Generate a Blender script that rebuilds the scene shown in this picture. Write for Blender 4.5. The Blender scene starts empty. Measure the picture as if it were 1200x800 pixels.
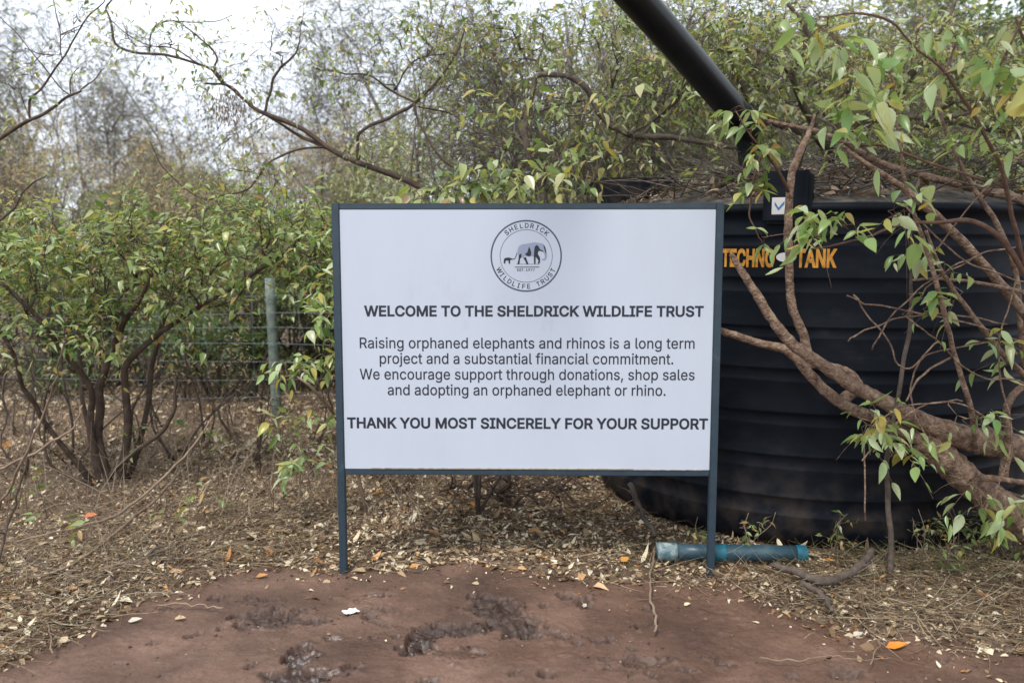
import bpy, math, random
import numpy as np
from mathutils import Vector, Matrix
R = math.radians
SC = bpy.context.scene
COL = SC.collection

# ------------------------------------------------------------------ camera, sky, sun, exposure
CAM_Z, PITCH, F = 1.6, R(6.2), 1000.0          # F: focal length in pixels of the 1200 px wide photograph
cam_d = bpy.data.cameras.new('camera')
cam = bpy.data.objects.new('camera', cam_d); COL.objects.link(cam)
cam.location = (0, 0, CAM_Z); cam.rotation_euler = (R(90) - PITCH, 0, 0)
cam_d.sensor_width = 36; cam_d.lens = 30.0; cam_d.clip_start = 0.05; cam_d.clip_end = 3000
cam_d.dof.use_dof = True; cam_d.dof.focus_distance = 4.15; cam_d.dof.aperture_fstop = 1.9
SC.camera = cam
SC.view_settings.view_transform = 'Standard'; SC.view_settings.look = 'None'
SC.view_settings.gamma = 1; SC.view_settings.use_curve_mapping = False
SC.view_settings.exposure = 1.2
SC.render.engine = 'CYCLES'
SC.cycles.use_denoising = True
SC.cycles.max_bounces = 8; SC.cycles.diffuse_bounces = 4; SC.cycles.transmission_bounces = 4
SC.cycles.transparent_max_bounces = 8
SC.cycles.caustics_reflective = False; SC.cycles.caustics_refractive = False

SUN_EL, SUN_AZ = 58, 205                        # azimuth measured from +Y clockwise: behind the viewer, from the left
world = bpy.data.worlds.new('World'); SC.world = world; world.use_nodes = True
wn, wl = world.node_tree.nodes, world.node_tree.links
bg = wn['Background']; bg.inputs['Strength'].default_value = 0.088
sky = wn.new('ShaderNodeTexSky'); sky.sky_type = 'NISHITA'; sky.sun_disc = False
sky.sun_elevation = R(SUN_EL); sky.sun_rotation = R(SUN_AZ); sky.air_density = 1.0; sky.dust_density = 2.0
tc = wn.new('ShaderNodeTexCoord'); nz = wn.new('ShaderNodeTexNoise')
nz.inputs['Scale'].default_value = 2.6; nz.inputs['Detail'].default_value = 6; nz.inputs['Roughness'].default_value = .55
wl.new(tc.outputs['Generated'], nz.inputs['Vector'])
ramp = wn.new('ShaderNodeValToRGB')
ramp.color_ramp.elements[0].position = .30; ramp.color_ramp.elements[0].color = (.70, .70, .70, 1)
ramp.color_ramp.elements[1].position = .55; ramp.color_ramp.elements[1].color = (1, 1, 1, 1)
wl.new(nz.outputs['Fac'], ramp.inputs['Fac'])
mx = wn.new('ShaderNodeMix'); mx.data_type = 'RGBA'
wl.new(ramp.outputs['Color'], mx.inputs['Factor'])
wl.new(sky.outputs['Color'], mx.inputs['A']); mx.inputs['B'].default_value = (7.2, 7.75, 8.6, 1)
wl.new(mx.outputs['Result'], bg.inputs['Color'])

sun_d = bpy.data.lights.new('sun', 'SUN'); sun_d.energy = 1.5; sun_d.angle = R(12); sun_d.color = (1, .96, .90)
sun = bpy.data.objects.new('sun', sun_d); COL.objects.link(sun)
sv = Vector((math.sin(R(SUN_AZ)) * math.cos(R(SUN_EL)), math.cos(R(SUN_AZ)) * math.cos(R(SUN_EL)), math.sin(R(SUN_EL))))
sun.rotation_euler = sv.to_track_quat('Z', 'Y').to_euler(); sun.location = sv * 40

# ------------------------------------------------------------------ measuring from the photograph
cT, sT = math.cos(PITCH), math.sin(PITCH)
def ray(px, py):
    x, y = (px - 600) / F, (400 - py) / F
    return np.array([x, cT + y * sT, y * cT - sT])
def P(px, py, Y):
    d = ray(px, py); return d * (Y / d[1]) + np.array([0, 0, CAM_Z])
def G(px, py, z=0.0):
    d = ray(px, py); return d * ((z - CAM_Z) / d[2]) + np.array([0, 0, CAM_Z])

# ------------------------------------------------------------------ noise
def _hash(ix, iy, seed):
    h = (ix.astype(np.int64) * 374761393 + iy.astype(np.int64) * 668265263 + seed * 1442695041) & 0xffffffff
    h = ((h ^ (h >> 13)) * 1274126177) & 0xffffffff
    return ((h ^ (h >> 16)) & 0xffff) / 65535.0
def vnoise(x, y, seed=0):
    x = np.asarray(x, float); y = np.asarray(y, float)
    ix, iy = np.floor(x), np.floor(y); fx, fy = x - ix, y - iy
    fx = fx * fx * (3 - 2 * fx); fy = fy * fy * (3 - 2 * fy)
    a, b = _hash(ix, iy, seed), _hash(ix + 1, iy, seed); c, d = _hash(ix, iy + 1, seed), _hash(ix + 1, iy + 1, seed)
    return ((a * (1 - fx) + b * fx) * (1 - fy) + (c * (1 - fx) + d * fx) * fy) * 2 - 1
def fbm(x, y, seed=0, o=4):
    s = 0; a = 1; t = 0
    for k in range(o):
        s = s + a * vnoise(x * 2 ** k, y * 2 ** k, seed + k * 17); t += a; a *= .5
    return s / t
def smooth(t):
    t = np.clip(t, 0, 1); return t * t * (3 - 2 * t)

# ------------------------------------------------------------------ mesh helpers
def mesh_obj(name, V, faces, mat, parent=None, shade=True, attr=None):
    """V (N,3); faces: list of (M,k) index arrays. One mesh object."""
    V = np.asarray(V, np.float32)
    me = bpy.data.meshes.new(name)
    me.vertices.add(len(V)); me.vertices.foreach_set('co', V.ravel())
    faces = [np.asarray(f, np.int32) for f in faces if len(f)]
    nl = sum(f.size for f in faces); nf = sum(len(f) for f in faces)
    me.loops.add(nl); me.loops.foreach_set('vertex_index', np.concatenate([f.ravel() for f in faces]))
    tot = np.concatenate([np.full(len(f), f.shape[1], np.int32) for f in faces])
    st = np.concatenate([[0], np.cumsum(tot)[:-1]]).astype(np.int32)
    me.polygons.add(nf); me.polygons.foreach_set('loop_start', st)
    me.update(calc_edges=True); me.validate()
    if shade: me.shade_smooth()
    else: me.shade_flat()
    if attr:
        for k, v in attr.items():
            a = me.attributes.new(k, 'FLOAT', 'POINT'); a.data.foreach_set('value', np.asarray(v, np.float32))
    me.materials.append(mat)
    o = bpy.data.objects.new(name, me); COL.objects.link(o)
    if parent is not None: o.parent = parent
    return o
class MB:
    """collects geometry of ONE part"""
    def __init__(s): s.v = []; s.f = {}; s.n = 0
    def add(s, V, faces):
        V = np.asarray(V, float)
        for f in faces:
            f = np.asarray(f, int)
            if len(f): s.f.setdefault(f.shape[1], []).append(f + s.n)
        s.v.append(V); s.n += len(V)
    def build(s, name, mat, parent=None, shade=True, origin=None):
        V = np.concatenate(s.v)
        if origin is not None: V = V - np.asarray(origin)
        o = mesh_obj(name, V, [np.concatenate(x) for x in s.f.values()], mat, parent, shade)
        if origin is not None: o.location = origin
        return o
def tubes(Pt, r, k=5, caps=True, rough=None):
    """batch of tubes: Pt (T,n,3), r (T,n)"""
    Pt = np.asarray(Pt, float); r = np.asarray(r, float); T, n, _ = Pt.shape
    t = np.gradient(Pt, axis=1); t /= np.linalg.norm(t, axis=2, keepdims=True) + 1e-9
    m = t.mean(1); ref = np.where((np.abs(m[:, 2:3]) < .75 * np.linalg.norm(m, axis=1, keepdims=True)), [[0, 0, 1.]], [[1., .2, 0]])
    a = np.cross(t, ref[:, None, :]); a /= np.linalg.norm(a, axis=2, keepdims=True) + 1e-9
    b = np.cross(t, a)
    an = np.arange(k) / k * 2 * np.pi
    rk = r[:, :, None, None] * np.ones((1, 1, k, 1))
    if rough is not None:
        w = rough.normal(0, 1, (T, n, k)); w = (w + np.roll(w, 1, 1) + .5 * np.roll(w, 1, 2) + .5 * np.roll(w, -1, 2)) / 1.6; rk = rk * (1 + .04 * w[..., None])
    V = Pt[:, :, None, :] + rk * (np.cos(an)[None, None, :, None] * a[:, :, None, :] + np.sin(an)[None, None, :, None] * b[:, :, None, :])
    V = V.reshape(-1, 3)
    idx = np.arange(T * n * k).reshape(T, n, k)
    q = np.stack([idx[:, :-1, :], np.roll(idx, -1, 2)[:, :-1, :], np.roll(idx, -1, 2)[:, 1:, :], idx[:, 1:, :]], -1).reshape(-1, 4)
    fs = [q]
    if caps: fs += [idx[:, 0, ::-1], idx[:, -1, :]]
    return V, fs
def catmull(p, n):
    p = np.asarray(p, float); q = np.vstack([2 * p[0] - p[1], p, 2 * p[-1] - p[-2]]); out = []
    for i in range(1, len(q) - 2):
        for t in np.arange(n) / n:
            out.append(.5 * (2 * q[i] + (q[i + 1] - q[i - 1]) * t + (2 * q[i - 1] - 5 * q[i] + 4 * q[i + 1] - q[i + 2]) * t * t + (3 * q[i] - q[i - 1] - 3 * q[i + 1] + q[i + 2]) * t ** 3))
    out.append(p[-1]); return np.array(out)
LEAF8 = np.array([[0, 0, 0], [.26, -.5, .12], [.28, 0, 0], [.26, .5, .12], [.62, -.36, .09], [.64, 0, 0], [.62, .36, .09], [1, 0, 0]])
LEAF8F = [np.array([[0, 2, 1], [0, 3, 2], [4, 5, 7], [5, 6, 7]]), np.array([[1, 2, 5, 4], [2, 3, 6, 5]])]
LEAF4 = np.array([[0, 0, 0], [.42, -.5, .12], [1, 0, 0], [.42, .5, .12]])
LEAF4F = [np.array([[0, 2, 1], [0, 3, 2]])]
_t = np.array([.12, .3, .5, .7, .87]); _w = np.array([.30, .49, .47, .33, .15])
LEAFH = np.array([[0, 0, 0]] + [[t, s * w, abs(s) * w * .26] for t, w in zip(_t, _w) for s in (-1, 0, 1)] + [[1, 0, 0]])
LEAFHF = [np.array([[0, 2, 1], [0, 3, 2], [13, 14, 16], [14, 15, 16]]), np.array([[3 * i + 1 + k, 3 * i + 2 + k, 3 * i + 5 + k, 3 * i + 4 + k] for i in range(4) for k in (0, 1)])]
def leaves(base, ax, up, L, W, curl, far=False):
    base, ax, up = (np.asarray(q, float) for q in (base, ax, up)); N = len(base)
    ax = ax / (np.linalg.norm(ax, axis=1, keepdims=True) + 1e-9)
    sd = np.cross(up, ax); sd /= np.linalg.norm(sd, axis=1, keepdims=True) + 1e-9
    nn = np.cross(ax, sd)
    T, FF = (LEAFH, LEAFHF) if far == 'hi' else (LEAF4, LEAF4F) if far else (LEAF8, LEAF8F)
    t, s, h = T[:, 0], T[:, 1], T[:, 2]
    L = np.broadcast_to(L, N)[:, None]; W = np.broadcast_to(W, N)[:, None]; curl = np.broadcast_to(curl, N)[:, None]
    V = base[:, None, :] + (L * t)[:, :, None] * ax[:, None, :] + (W * s)[:, :, None] * sd[:, None, :] + (W * h * 1.6 - curl * L * t * t)[:, :, None] * nn[:, None, :]
    k = len(T); off = (np.arange(N) * k)[:, None, None]
    return V.reshape(-1, 3), [(f[None] + off).reshape(-1, f.shape[1]) for f in FF]
def box_part(mb, c, s, rot=None, bev=0.0):
    import bmesh
    bm = bmesh.new(); bmesh.ops.create_cube(bm, size=1)
    for v in bm.verts: v.co = Vector((v.co.x * s[0], v.co.y * s[1], v.co.z * s[2]))
    if bev: bmesh.ops.bevel(bm, geom=bm.edges[:], offset=bev, segments=2, affect='EDGES')
    bm.verts.ensure_lookup_table(); M = rot if rot is not None else Matrix.Identity(3)
    V = [tuple(M @ v.co + Vector(c)) for v in bm.verts]
    fs = {}
    for f in bm.faces: fs.setdefault(len(f.verts), []).append([v.index for v in f.verts])
    bm.free(); mb.add(V, [np.array(f) for f in fs.values()])
def empty(name, loc, label=None, cat=None, group=None):
    o = bpy.data.objects.new(name, None); COL.objects.link(o); o.location = tuple(loc); o.empty_display_size = .1
    return tag(o, label, cat, group)
def tag(o, label=None, cat=None, group=None, kind=None):
    if label: o['label'] = label
    if cat: o['category'] = cat
    if group: o['group'] = group
    if kind: o['kind'] = kind
    return o
def copy_tree(o, parent=None):
    c = o.copy(); COL.objects.link(c)
    if parent is not None: c.parent = parent
    for ch in list(o.children): copy_tree(ch, c)
    return c

# ------------------------------------------------------------------ materials
def mat(name, base=(.5, .5, .5), rough=.6, spec=.5):
    m = bpy.data.materials.new(name); m.use_nodes = True
    b = m.node_tree.nodes['Principled BSDF']
    b.inputs['Base Color'].default_value = (*base, 1); b.inputs['Roughness'].default_value = rough
    b.inputs['Specular IOR Level'].default_value = spec
    return m
def nd(m, t, **kw):
    n = m.node_tree.nodes.new(t)
    for k, v in kw.items():
        if k in n.inputs.keys() and not hasattr(n, k): n.inputs[k].default_value = v
        else: setattr(n, k, v)
    return n
def ln(m, a, b): m.node_tree.links.new(a, b)
def ramp_node(m, stops, interp='LINEAR'):
    r = nd(m, 'ShaderNodeValToRGB'); cr = r.color_ramp; cr.interpolation = interp
    while len(cr.elements) < len(stops): cr.elements.new(.5)
    for e, (p, c) in zip(cr.elements, stops): e.position = p; e.color = (*c, 1)
    return r
def noise_mat(name, stops, scale=8, rough=.7, bump=.3, bscale=None, spec=.4, stretch=(1, 1, 1), detail=6, bdist=.01):
    m = mat(name, rough=rough, spec=spec); b = m.node_tree.nodes['Principled BSDF']
    t = nd(m, 'ShaderNodeTexCoord'); mp = nd(m, 'ShaderNodeMapping'); mp.inputs['Scale'].default_value = stretch
    ln(m, t.outputs['Object'], mp.inputs['Vector'])
    n = nd(m, 'ShaderNodeTexNoise'); n.inputs['Scale'].default_value = scale; n.inputs['Detail'].default_value = detail; n.inputs['Roughness'].default_value = .65
    ln(m, mp.outputs['Vector'], n.inputs['Vector'])
    r = ramp_node(m, stops); ln(m, n.outputs['Fac'], r.inputs['Fac']); ln(m, r.outputs['Color'], b.inputs['Base Color'])
    if bump:
        n2 = nd(m, 'ShaderNodeTexNoise'); n2.inputs['Scale'].default_value = bscale or scale * 3; n2.inputs['Detail'].default_value = 5
        ln(m, mp.outputs['Vector'], n2.inputs['Vector'])
        bp = nd(m, 'ShaderNodeBump'); bp.inputs['Strength'].default_value = bump; bp.inputs['Distance'].default_value = bdist
        ln(m, n2.outputs['Fac'], bp.inputs['Height']); ln(m, bp.outputs['Normal'], b.inputs['Normal'])
    return m
def leaf_mat(name, stops, trans=.45, rough=.42, spec=.5):
    m = mat(name, rough=rough, spec=spec); b = m.node_tree.nodes['Principled BSDF']
    g = nd(m, 'ShaderNodeNewGeometry'); r = ramp_node(m, stops)
    ln(m, g.outputs['Random Per Island'], r.inputs['Fac'])
    ln(m, r.outputs['Color'], b.inputs['Base Color'])
    if trans:
        tr = nd(m, 'ShaderNodeBsdfTranslucent'); mixc = nd(m, 'ShaderNodeMix', data_type='RGBA', blend_type='MULTIPLY')
        mixc.inputs['Factor'].default_value = 1; ln(m, r.outputs['Color'], mixc.inputs['A']); mixc.inputs['B'].default_value = (1.2, 1.15, .7, 1)
        ln(m, mixc.outputs['Result'], tr.inputs['Color'])
        ms = nd(m, 'ShaderNodeMixShader'); ms.inputs['Fac'].default_value = trans
        ln(m, b.outputs['BSDF'], ms.inputs[1]); ln(m, tr.outputs['BSDF'], ms.inputs[2])
        ln(m, ms.outputs['Shader'], m.node_tree.nodes['Material Output'].inputs['Surface'])
    return m
GREEN = leaf_mat('leaf_green', [(0, (0.092, 0.161, 0.0403)), (.25, (0.196, 0.287, 0.0805)), (.5, (0.31, 0.402, 0.149)), (.72, (0.437, 0.506, 0.276)), (.86, (0.506, 0.483, 0.138)), (.94, (0.414, 0.23, 0.092)), (1, (0.161, 0.23, 0.069))], rough=.30, spec=.65)
YELLOW = leaf_mat('leaf_yellow_green', [(0, (.10, .16, .05)), (.22, (.22, .30, .09)), (.42, (.40, .43, .17)), (.6, (.38, .46, .27)), (.74, (.52, .55, .36)), (.86, (.50, .42, .11)), (.93, (.36, .25, .15)), (1, (.15, .24, .08))], rough=.30, spec=.65)
PALE = leaf_mat('leaf_pale', [(0, (.17, .30, .09)), (.3, (.33, .45, .17)), (.55, (.45, .56, .31)), (.72, (.52, .58, .38)), (.84, (.48, .46, .12)), (.93, (.46, .34, .08)), (1, (.22, .36, .12))], rough=.30, spec=.65)
DRYL = leaf_mat('leaf_dry', [(0, (0.324, 0.24, 0.192)), (.3, (0.456, 0.36, 0.288)), (.55, (0.528, 0.456, 0.3)), (.75, (0.432, 0.444, 0.216)), (.92, (0.528, 0.432, 0.192)), (1, (0.48, 0.264, 0.156))])
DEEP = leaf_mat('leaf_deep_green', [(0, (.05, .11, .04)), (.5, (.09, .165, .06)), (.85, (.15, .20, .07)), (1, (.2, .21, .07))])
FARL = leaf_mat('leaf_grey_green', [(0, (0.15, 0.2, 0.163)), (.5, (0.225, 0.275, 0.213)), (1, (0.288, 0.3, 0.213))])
BARK = noise_mat('bark_grey_brown', [(.25, (.035, .026, .021)), (.5, (.085, .064, .05)), (.75, (.16, .125, .10))], scale=14, rough=.85, bump=.6, bscale=45, bdist=.012)
BARKL = noise_mat('bark_pale', [(.3, (.045, .027, .019)), (.45, (.17, .105, .072)), (.58, (.28, .19, .13)), (.75, (.43, .33, .245))], scale=26, rough=.85, bump=.9, bscale=75, bdist=.02, detail=9)
BARKD = noise_mat('bark_dark', [(.3, (.028, .018, .013)), (.55, (.075, .05, .036)), (.8, (.14, .10, .075))], scale=14, rough=.85, bump=.5, bscale=40)
BARKR = noise_mat('bark_red_brown', [(.3, (.07, .036, .024)), (.55, (.13, .072, .048)), (.8, (.2, .125, .09))], scale=20, rough=.75, bump=.5, bscale=60)
BARKM = noise_mat('bark_ash_twigs', [(.25, (.07, .055, .048)), (.5, (.14, .115, .10)), (.75, (.23, .20, .175))], scale=14, rough=.8, bump=.3, bscale=45)
TWIG = noise_mat('twig_tan', [(.3, (.14, .095, .065)), (.6, (.25, .18, .125)), (.8, (.34, .27, .2))], scale=12, rough=.8, bump=.2)

# ------------------------------------------------------------------ ground and path
EDGE_PX = [(-160, 822), (-60, 800), (0, 783), (100, 740), (170, 708), (230, 688), (290, 668), (330, 660), (390, 669), (470, 669), (540, 659), (600, 672), (680, 680), (760, 683), (860, 690), (900, 710), (930, 726), (1000, 741), (1100, 754), (1200, 768), (1320, 795)]
_e = np.array([G(a, b) for a, b in EDGE_PX])
def Yedge(x): return np.interp(x, _e[:, 0], _e[:, 1])
def ground_h(x, y):
    d = y - Yedge(x) + .05 * fbm(x * 3.1, y * 3.1, 5, 3)
    h = -.05 + .068 * smooth(d / .30 + .5)
    far = smooth((y - Yedge(x)) / .6)
    h = h + far * (.020 * fbm(x * 1.7, y * 1.7, 11, 4) + .002 + .03 * smooth((-x - .2) / 1.5))
    h = h - .045 * np.exp(-((x - 1.2) / .6) ** 4 - ((y - 4.2) / .17) ** 2)
    h = h + .12 * smooth((y - 7) / 12) * (1 + fbm(x * .15, y * .15, 3, 2))
    return h
def spaced(a, b, lo, hi, step, grow=1.25):
    """fine step inside a..b, growing outwards to lo..hi"""
    core = list(np.arange(a, b + step / 2, step)); s = step; left, right = [], []
    q = core[0]
    while q > lo: s *= grow; q -= s; left.append(max(q, lo))
    s = step; q = core[-1]
    while q < hi: s *= grow; q += s; right.append(min(q, hi))
    return np.array(left[::-1] + core + right)
def grid_mesh(name, xs, ys, fz, m, attr=None):
    X, Y = np.meshgrid(xs, ys); Z = fz(X, Y)
    V = np.stack([X, Y, Z], -1).reshape(-1, 3); nx, ny = len(xs), len(ys)
    i = np.arange(nx * ny).reshape(ny, nx)
    q = np.stack([i[:-1, :-1], i[:-1, 1:], i[1:, 1:], i[1:, :-1]], -1).reshape(-1, 4)
    return mesh_obj(name, V, [q], m, attr={k: f(X, Y).ravel() for k, f in (attr or {}).items()})
SOIL = noise_mat('soil_litter', [(.3, (.05, .032, .022)), (.5, (.14, .092, .062)), (.7, (.27, .19, .125))], scale=26, rough=.95, bump=.8, bscale=70, detail=9, bdist=.02)
g = grid_mesh('ground', spaced(-5, 5, -600, 600, .05, 1.3), spaced(2.6, 9, -8, 900, .05, 1.3), ground_h, SOIL)
tag(g, kind='structure')

# churned hoof and shoe marks in the mud: (px, py, half length m, half width m, turn deg, depth)
CHURN = [(320, 722, .16, .10, 5, 1.0), (290, 733, .10, .06, 10, .8), (355, 727, .13, .05, 0, .9), (350, 770, .06, .06, 0, 1.1), (352, 792, .13, .06, -5, 1.2), (438, 718, .10, .06, 35, .6), (445, 729, .09, .02, -25, .9),
         (505, 741, .13, .07, 40, 1.2), (535, 738, .13, .05, 25, 1.1), (490, 760, .08, .07, 0, 1.2), (580, 715, .15, .10, -30, 1.1), (600, 735, .15, .10, -25, 1.1), (560, 700, .06, .04, 10, .9), (640, 741, .12, .03, -20, .6),
         (540, 768, .12, .06, 0, .5), (668, 699, .07, .04, 0, 1.0), (685, 708, .05, .03, 0, .8), (750, 777, .12, .05, 10, .7), (640, 789, .05, .03, 0, .8), (505, 797, .05, .02, 20, .8), (410, 782, .07, .03, 30, .8), (990, 790, .09, .05, 0, .8),
         (305, 703, .12, .02, 12, .7), (465, 745, .03, .02, 0, .7), (395, 748, .05, .02, 0, .6), (700, 722, .05, .015, 10, .4), (250, 700, .025, .03, 50, .9), (800, 672, .06, .02, 0, .5)]
_r = random.Random(4)
CHURN += [(_r.uniform(150, 760), 690 + 105 * _r.random(), _r.uniform(.02, .06), _r.uniform(.015, .03), _r.uniform(-40, 40), _r.uniform(.5, 1.0)) for _ in range(34)] + [(_r.uniform(760, 1150), _r.uniform(765, 798), _r.uniform(.02, .05), .02, _r.uniform(-40, 40), .7) for _ in range(8)]
CHURN = [q for q in CHURN if G(q[0], q[1])[1] < np.interp(q[0], [a for a, b in EDGE_PX], [G(a, b)[1] for a, b in EDGE_PX]) - .08]
_ch = [(G(a, b)[:2], l, w, R(t), d) for a, b, l, w, t, d in CHURN]
def churn_mask(x, y):
    m = np.zeros_like(x)
    for c, l, w, t, d in _ch:
        w = w * 1.35; l = l * 1.15
        dx, dy = x - c[0], y - c[1]; u = (dx * math.cos(t) + dy * math.sin(t)) / l; v = (-dx * math.sin(t) + dy * math.cos(t)) / w
        e = 1 - np.sqrt(u * u + v * v) + .55 * fbm(x * 17, y * 17, 31, 3)
        m = np.maximum(m, d * smooth(e * 2.2))
    return m
def path_h(x, y):
    z = .010 * fbm(x * 2.1, y * 2.1, 21, 3) + .0045 * fbm(x * 11, y * 11, 23, 3) + .0022 * fbm(x * 40, y * 40, 27, 2)
    r1 = 1 - 2.4 * np.abs(fbm(x * 11 + 1.6 * fbm(x * 8, y * 8, 44, 2), y * 13, 41, 3)); r2 = fbm(x * 26, y * 26, 47, 3)
    m = churn_mask(x, y); rim = smooth(m * 4) * (1 - smooth((m - .35) * 3))
    r3 = fbm(x * 15 + 1.2 * r1, y * 17, 91, 3)
    z = z + m * (-.032 + .040 * r3 + .010 * r1 + .010 * r2) + .014 * rim
    z = z + .006 * smooth((fbm(x * 3.3, y * 3.3, 71, 3) - .12) * 4) * r2 + .004 * np.maximum(vnoise(x * 24, y * 24, 73) - .55, 0) * 3
    rut = np.exp(-((y - (3.55 - .55 * (x + .55))) / .03) ** 2) * smooth((x + .75) / .2) * smooth((-.25 - x) / .2)
    z = z - .008 * rut - .004 * np.exp(-((y - (3.2 + .9 * (x + .9))) / .02) ** 2) * smooth((x + .95) / .1) * smooth((-.55 - x) / .15)
    return z
def wet(x, y):
    p = smooth((fbm(x * 1.6 + 4, y * 2.4, 61, 3) + .05) * 2.2)
    for px, py, rr in ((350, 786, .10), (418, 700, .16), (440, 745, .12), (300, 765, .35), (480, 770, .3), (620, 760, .25)):
        c = G(px, py); p = np.maximum(p, .95 * smooth(1.4 - np.hypot(x - c[0], (y - c[1]) * 1.4) / rr))
    return p
MUD = mat('wet_mud', rough=.5, spec=.45)
def _mud():
    m = MUD; b = m.node_tree.nodes['Principled BSDF']
    t = nd(m, 'ShaderNodeTexCoord'); n = nd(m, 'ShaderNodeTexNoise'); n.inputs['Scale'].default_value = 2.2; n.inputs['Detail'].default_value = 9; n.inputs['Roughness'].default_value = .62
    ln(m, t.outputs['Object'], n.inputs['Vector'])
    r = ramp_node(m, [(.28, (.058, .030, .020)), (.46, (.100, .055, .037)), (.6, (.150, .086, .059)), (.76, (.215, .135, .098))]); ln(m, n.outputs['Fac'], r.inputs['Fac'])
    ac = nd(m, 'ShaderNodeAttribute', attribute_name='churn'); aw = nd(m, 'ShaderNodeAttribute', attribute_name='wet')
    mixc = nd(m, 'ShaderNodeMix', data_type='RGBA'); mixc.inputs['B'].default_value = (.034, .019, .014, 1)
    mul = nd(m, 'ShaderNodeMath', operation='MULTIPLY'); mul.inputs[1].default_value = .78; ln(m, ac.outputs['Fac'], mul.inputs[0])
    ln(m, mul.outputs[0], mixc.inputs['Factor']); ln(m, r.outputs['Color'], mixc.inputs['A'])
    # little crumbs and specks
    v = nd(m, 'ShaderNodeTexNoise'); v.inputs['Scale'].default_value = 90; v.inputs['Detail'].default_value = 4; ln(m, t.outputs['Object'], v.inputs['Vector'])
    vr = ramp_node(m, [(.34, (.55, .5, .48)), (.5, (1, 1, 1)), (.68, (1.0, 1.0, 1.0)), (.76, (1.5, 1.4, 1.3))]); ln(m, v.outputs['Fac'], vr.inputs['Fac'])
    mm = nd(m, 'ShaderNodeMix', data_type='RGBA', blend_type='MULTIPLY'); mm.inputs['Factor'].default_value = .6
    ln(m, mixc.outputs['Result'], mm.inputs['A']); ln(m, vr.outputs['Color'], mm.inputs['B']); ln(m, mm.outputs['Result'], b.inputs['Base Color'])
    mr = nd(m, 'ShaderNodeMapRange'); mr.inputs['To Min'].default_value = .62; mr.inputs['To Max'].default_value = .36
    ln(m, aw.outputs['Fac'], mr.inputs['Value']); ln(m, mr.outputs['Result'], b.inputs['Roughness'])
    n2 = nd(m, 'ShaderNodeTexNoise'); n2.inputs['Scale'].default_value = 55; n2.inputs['Detail'].default_value = 6; ln(m, t.outputs['Object'], n2.inputs['Vector'])
    bp = nd(m, 'ShaderNodeBump'); bp.inputs['Strength'].default_value = .35; bp.inputs['Distance'].default_value = .012
    ln(m, n2.outputs['Fac'], bp.inputs['Height']); ln(m, bp.outputs['Normal'], b.inputs['Normal'])
_mud()
p = grid_mesh('path', spaced(-2.3, 2.3, -14, 14, .007, 1.35), spaced(2.85, 4.25, -8, 4.6, .007, 1.35), path_h, MUD, {'churn': churn_mask, 'wet': wet})
tag(p, kind='structure')

# ------------------------------------------------------------------ the sign
SIGN_L, SIGN_R = P(388, 238, 4.08), P(849, 237.5, 4.05)
NAVY = noise_mat('navy_paint', [(.24, (.06, .045, .035)), (.32, (.015, .029, .042)), (.6, (.021, .040, .057)), (.78, (.05, .07, .085))], scale=16, rough=.45, bump=.05, spec=.5)
WHITEP = noise_mat('white_sign_face', [(.2, (.37, .395, .44)), (.40, (.445, .48, .55)), (.8, (.47, .512, .585))], stretch=(1, 1, .45), scale=2.6, rough=.6, bump=0, spec=.15, detail=8)
INK = mat('dark_print', (.010, .014, .026), .6); INKR = mat('ring_print', (.05, .062, .095), .6); INKG = mat('grey_print', (.24, .28, .37), .6)
sgn = empty('welcome_sign', (SIGN_L[0], SIGN_L[1], 0), 'large white welcome sign in a dark blue metal frame beside the mud', 'sign')
yaw = math.atan2(SIGN_R[1] - SIGN_L[1], SIGN_R[0] - SIGN_L[0]); sgn.rotation_euler = (0, 0, yaw)
_n = np.array([math.sin(yaw), -math.cos(yaw), 0])
def S(px, py):
    """local (u, v) on the sign's face plane"""
    d = ray(px, py); o = np.array([0, 0, CAM_Z]); c = np.array([SIGN_L[0], SIGN_L[1], 0])
    q = o + d * (((c - o) @ _n) / (d @ _n)) - c
    return q[0] * math.cos(yaw) + q[1] * math.sin(yaw), q[2]
ZT = S(388, 238)[1]; WID = S(849, 238)[0]; ZB = S(400, 556)[1]
PW = .036                                       # square tube
for u0, zg in ((PW / 2, -.12), (WID - PW / 2, -.10)):
    mb = MB(); box_part(mb, (u0, PW / 2, (ZT + zg) / 2), (PW, PW, ZT - zg), bev=.003); mb.build('post', NAVY, sgn, shade=False)
for z0 in (ZT - .015, ZB + .013):
    mb = MB(); box_part(mb, (WID / 2, PW / 2 + .001, z0), (WID - 2 * PW - .002, PW - .006, .028), bev=.003); mb.build('frame_bar', NAVY, sgn, shade=False)
u0, u1 = PW + .001, WID - PW - .001; z0, z1 = ZB + .028, ZT - .030
mb = MB(); box_part(mb, ((u0 + u1) / 2, .012, (z0 + z1) / 2), (u1 - u0, .012, z1 - z0), bev=.002); panel = mb.build('panel', WHITEP, sgn, shade=False)
mb = MB(); box_part(mb, (.5 * (u0 + u1) - .12, .004, z0 + .004), (u1 - u0 - .5, .006, .005)); box_part(mb, (u1 - .2, .004, z0 + .002), (.33, .006, .004))
mb.build('edge_strip', noise_mat('aged_edge', [(.3, (.10, .09, .07)), (.7, (.42, .38, .30))], scale=30, bump=.2), sgn, shade=False)
FACE = .0052                                    # just in front of the panel's face (face at .006)
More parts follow.
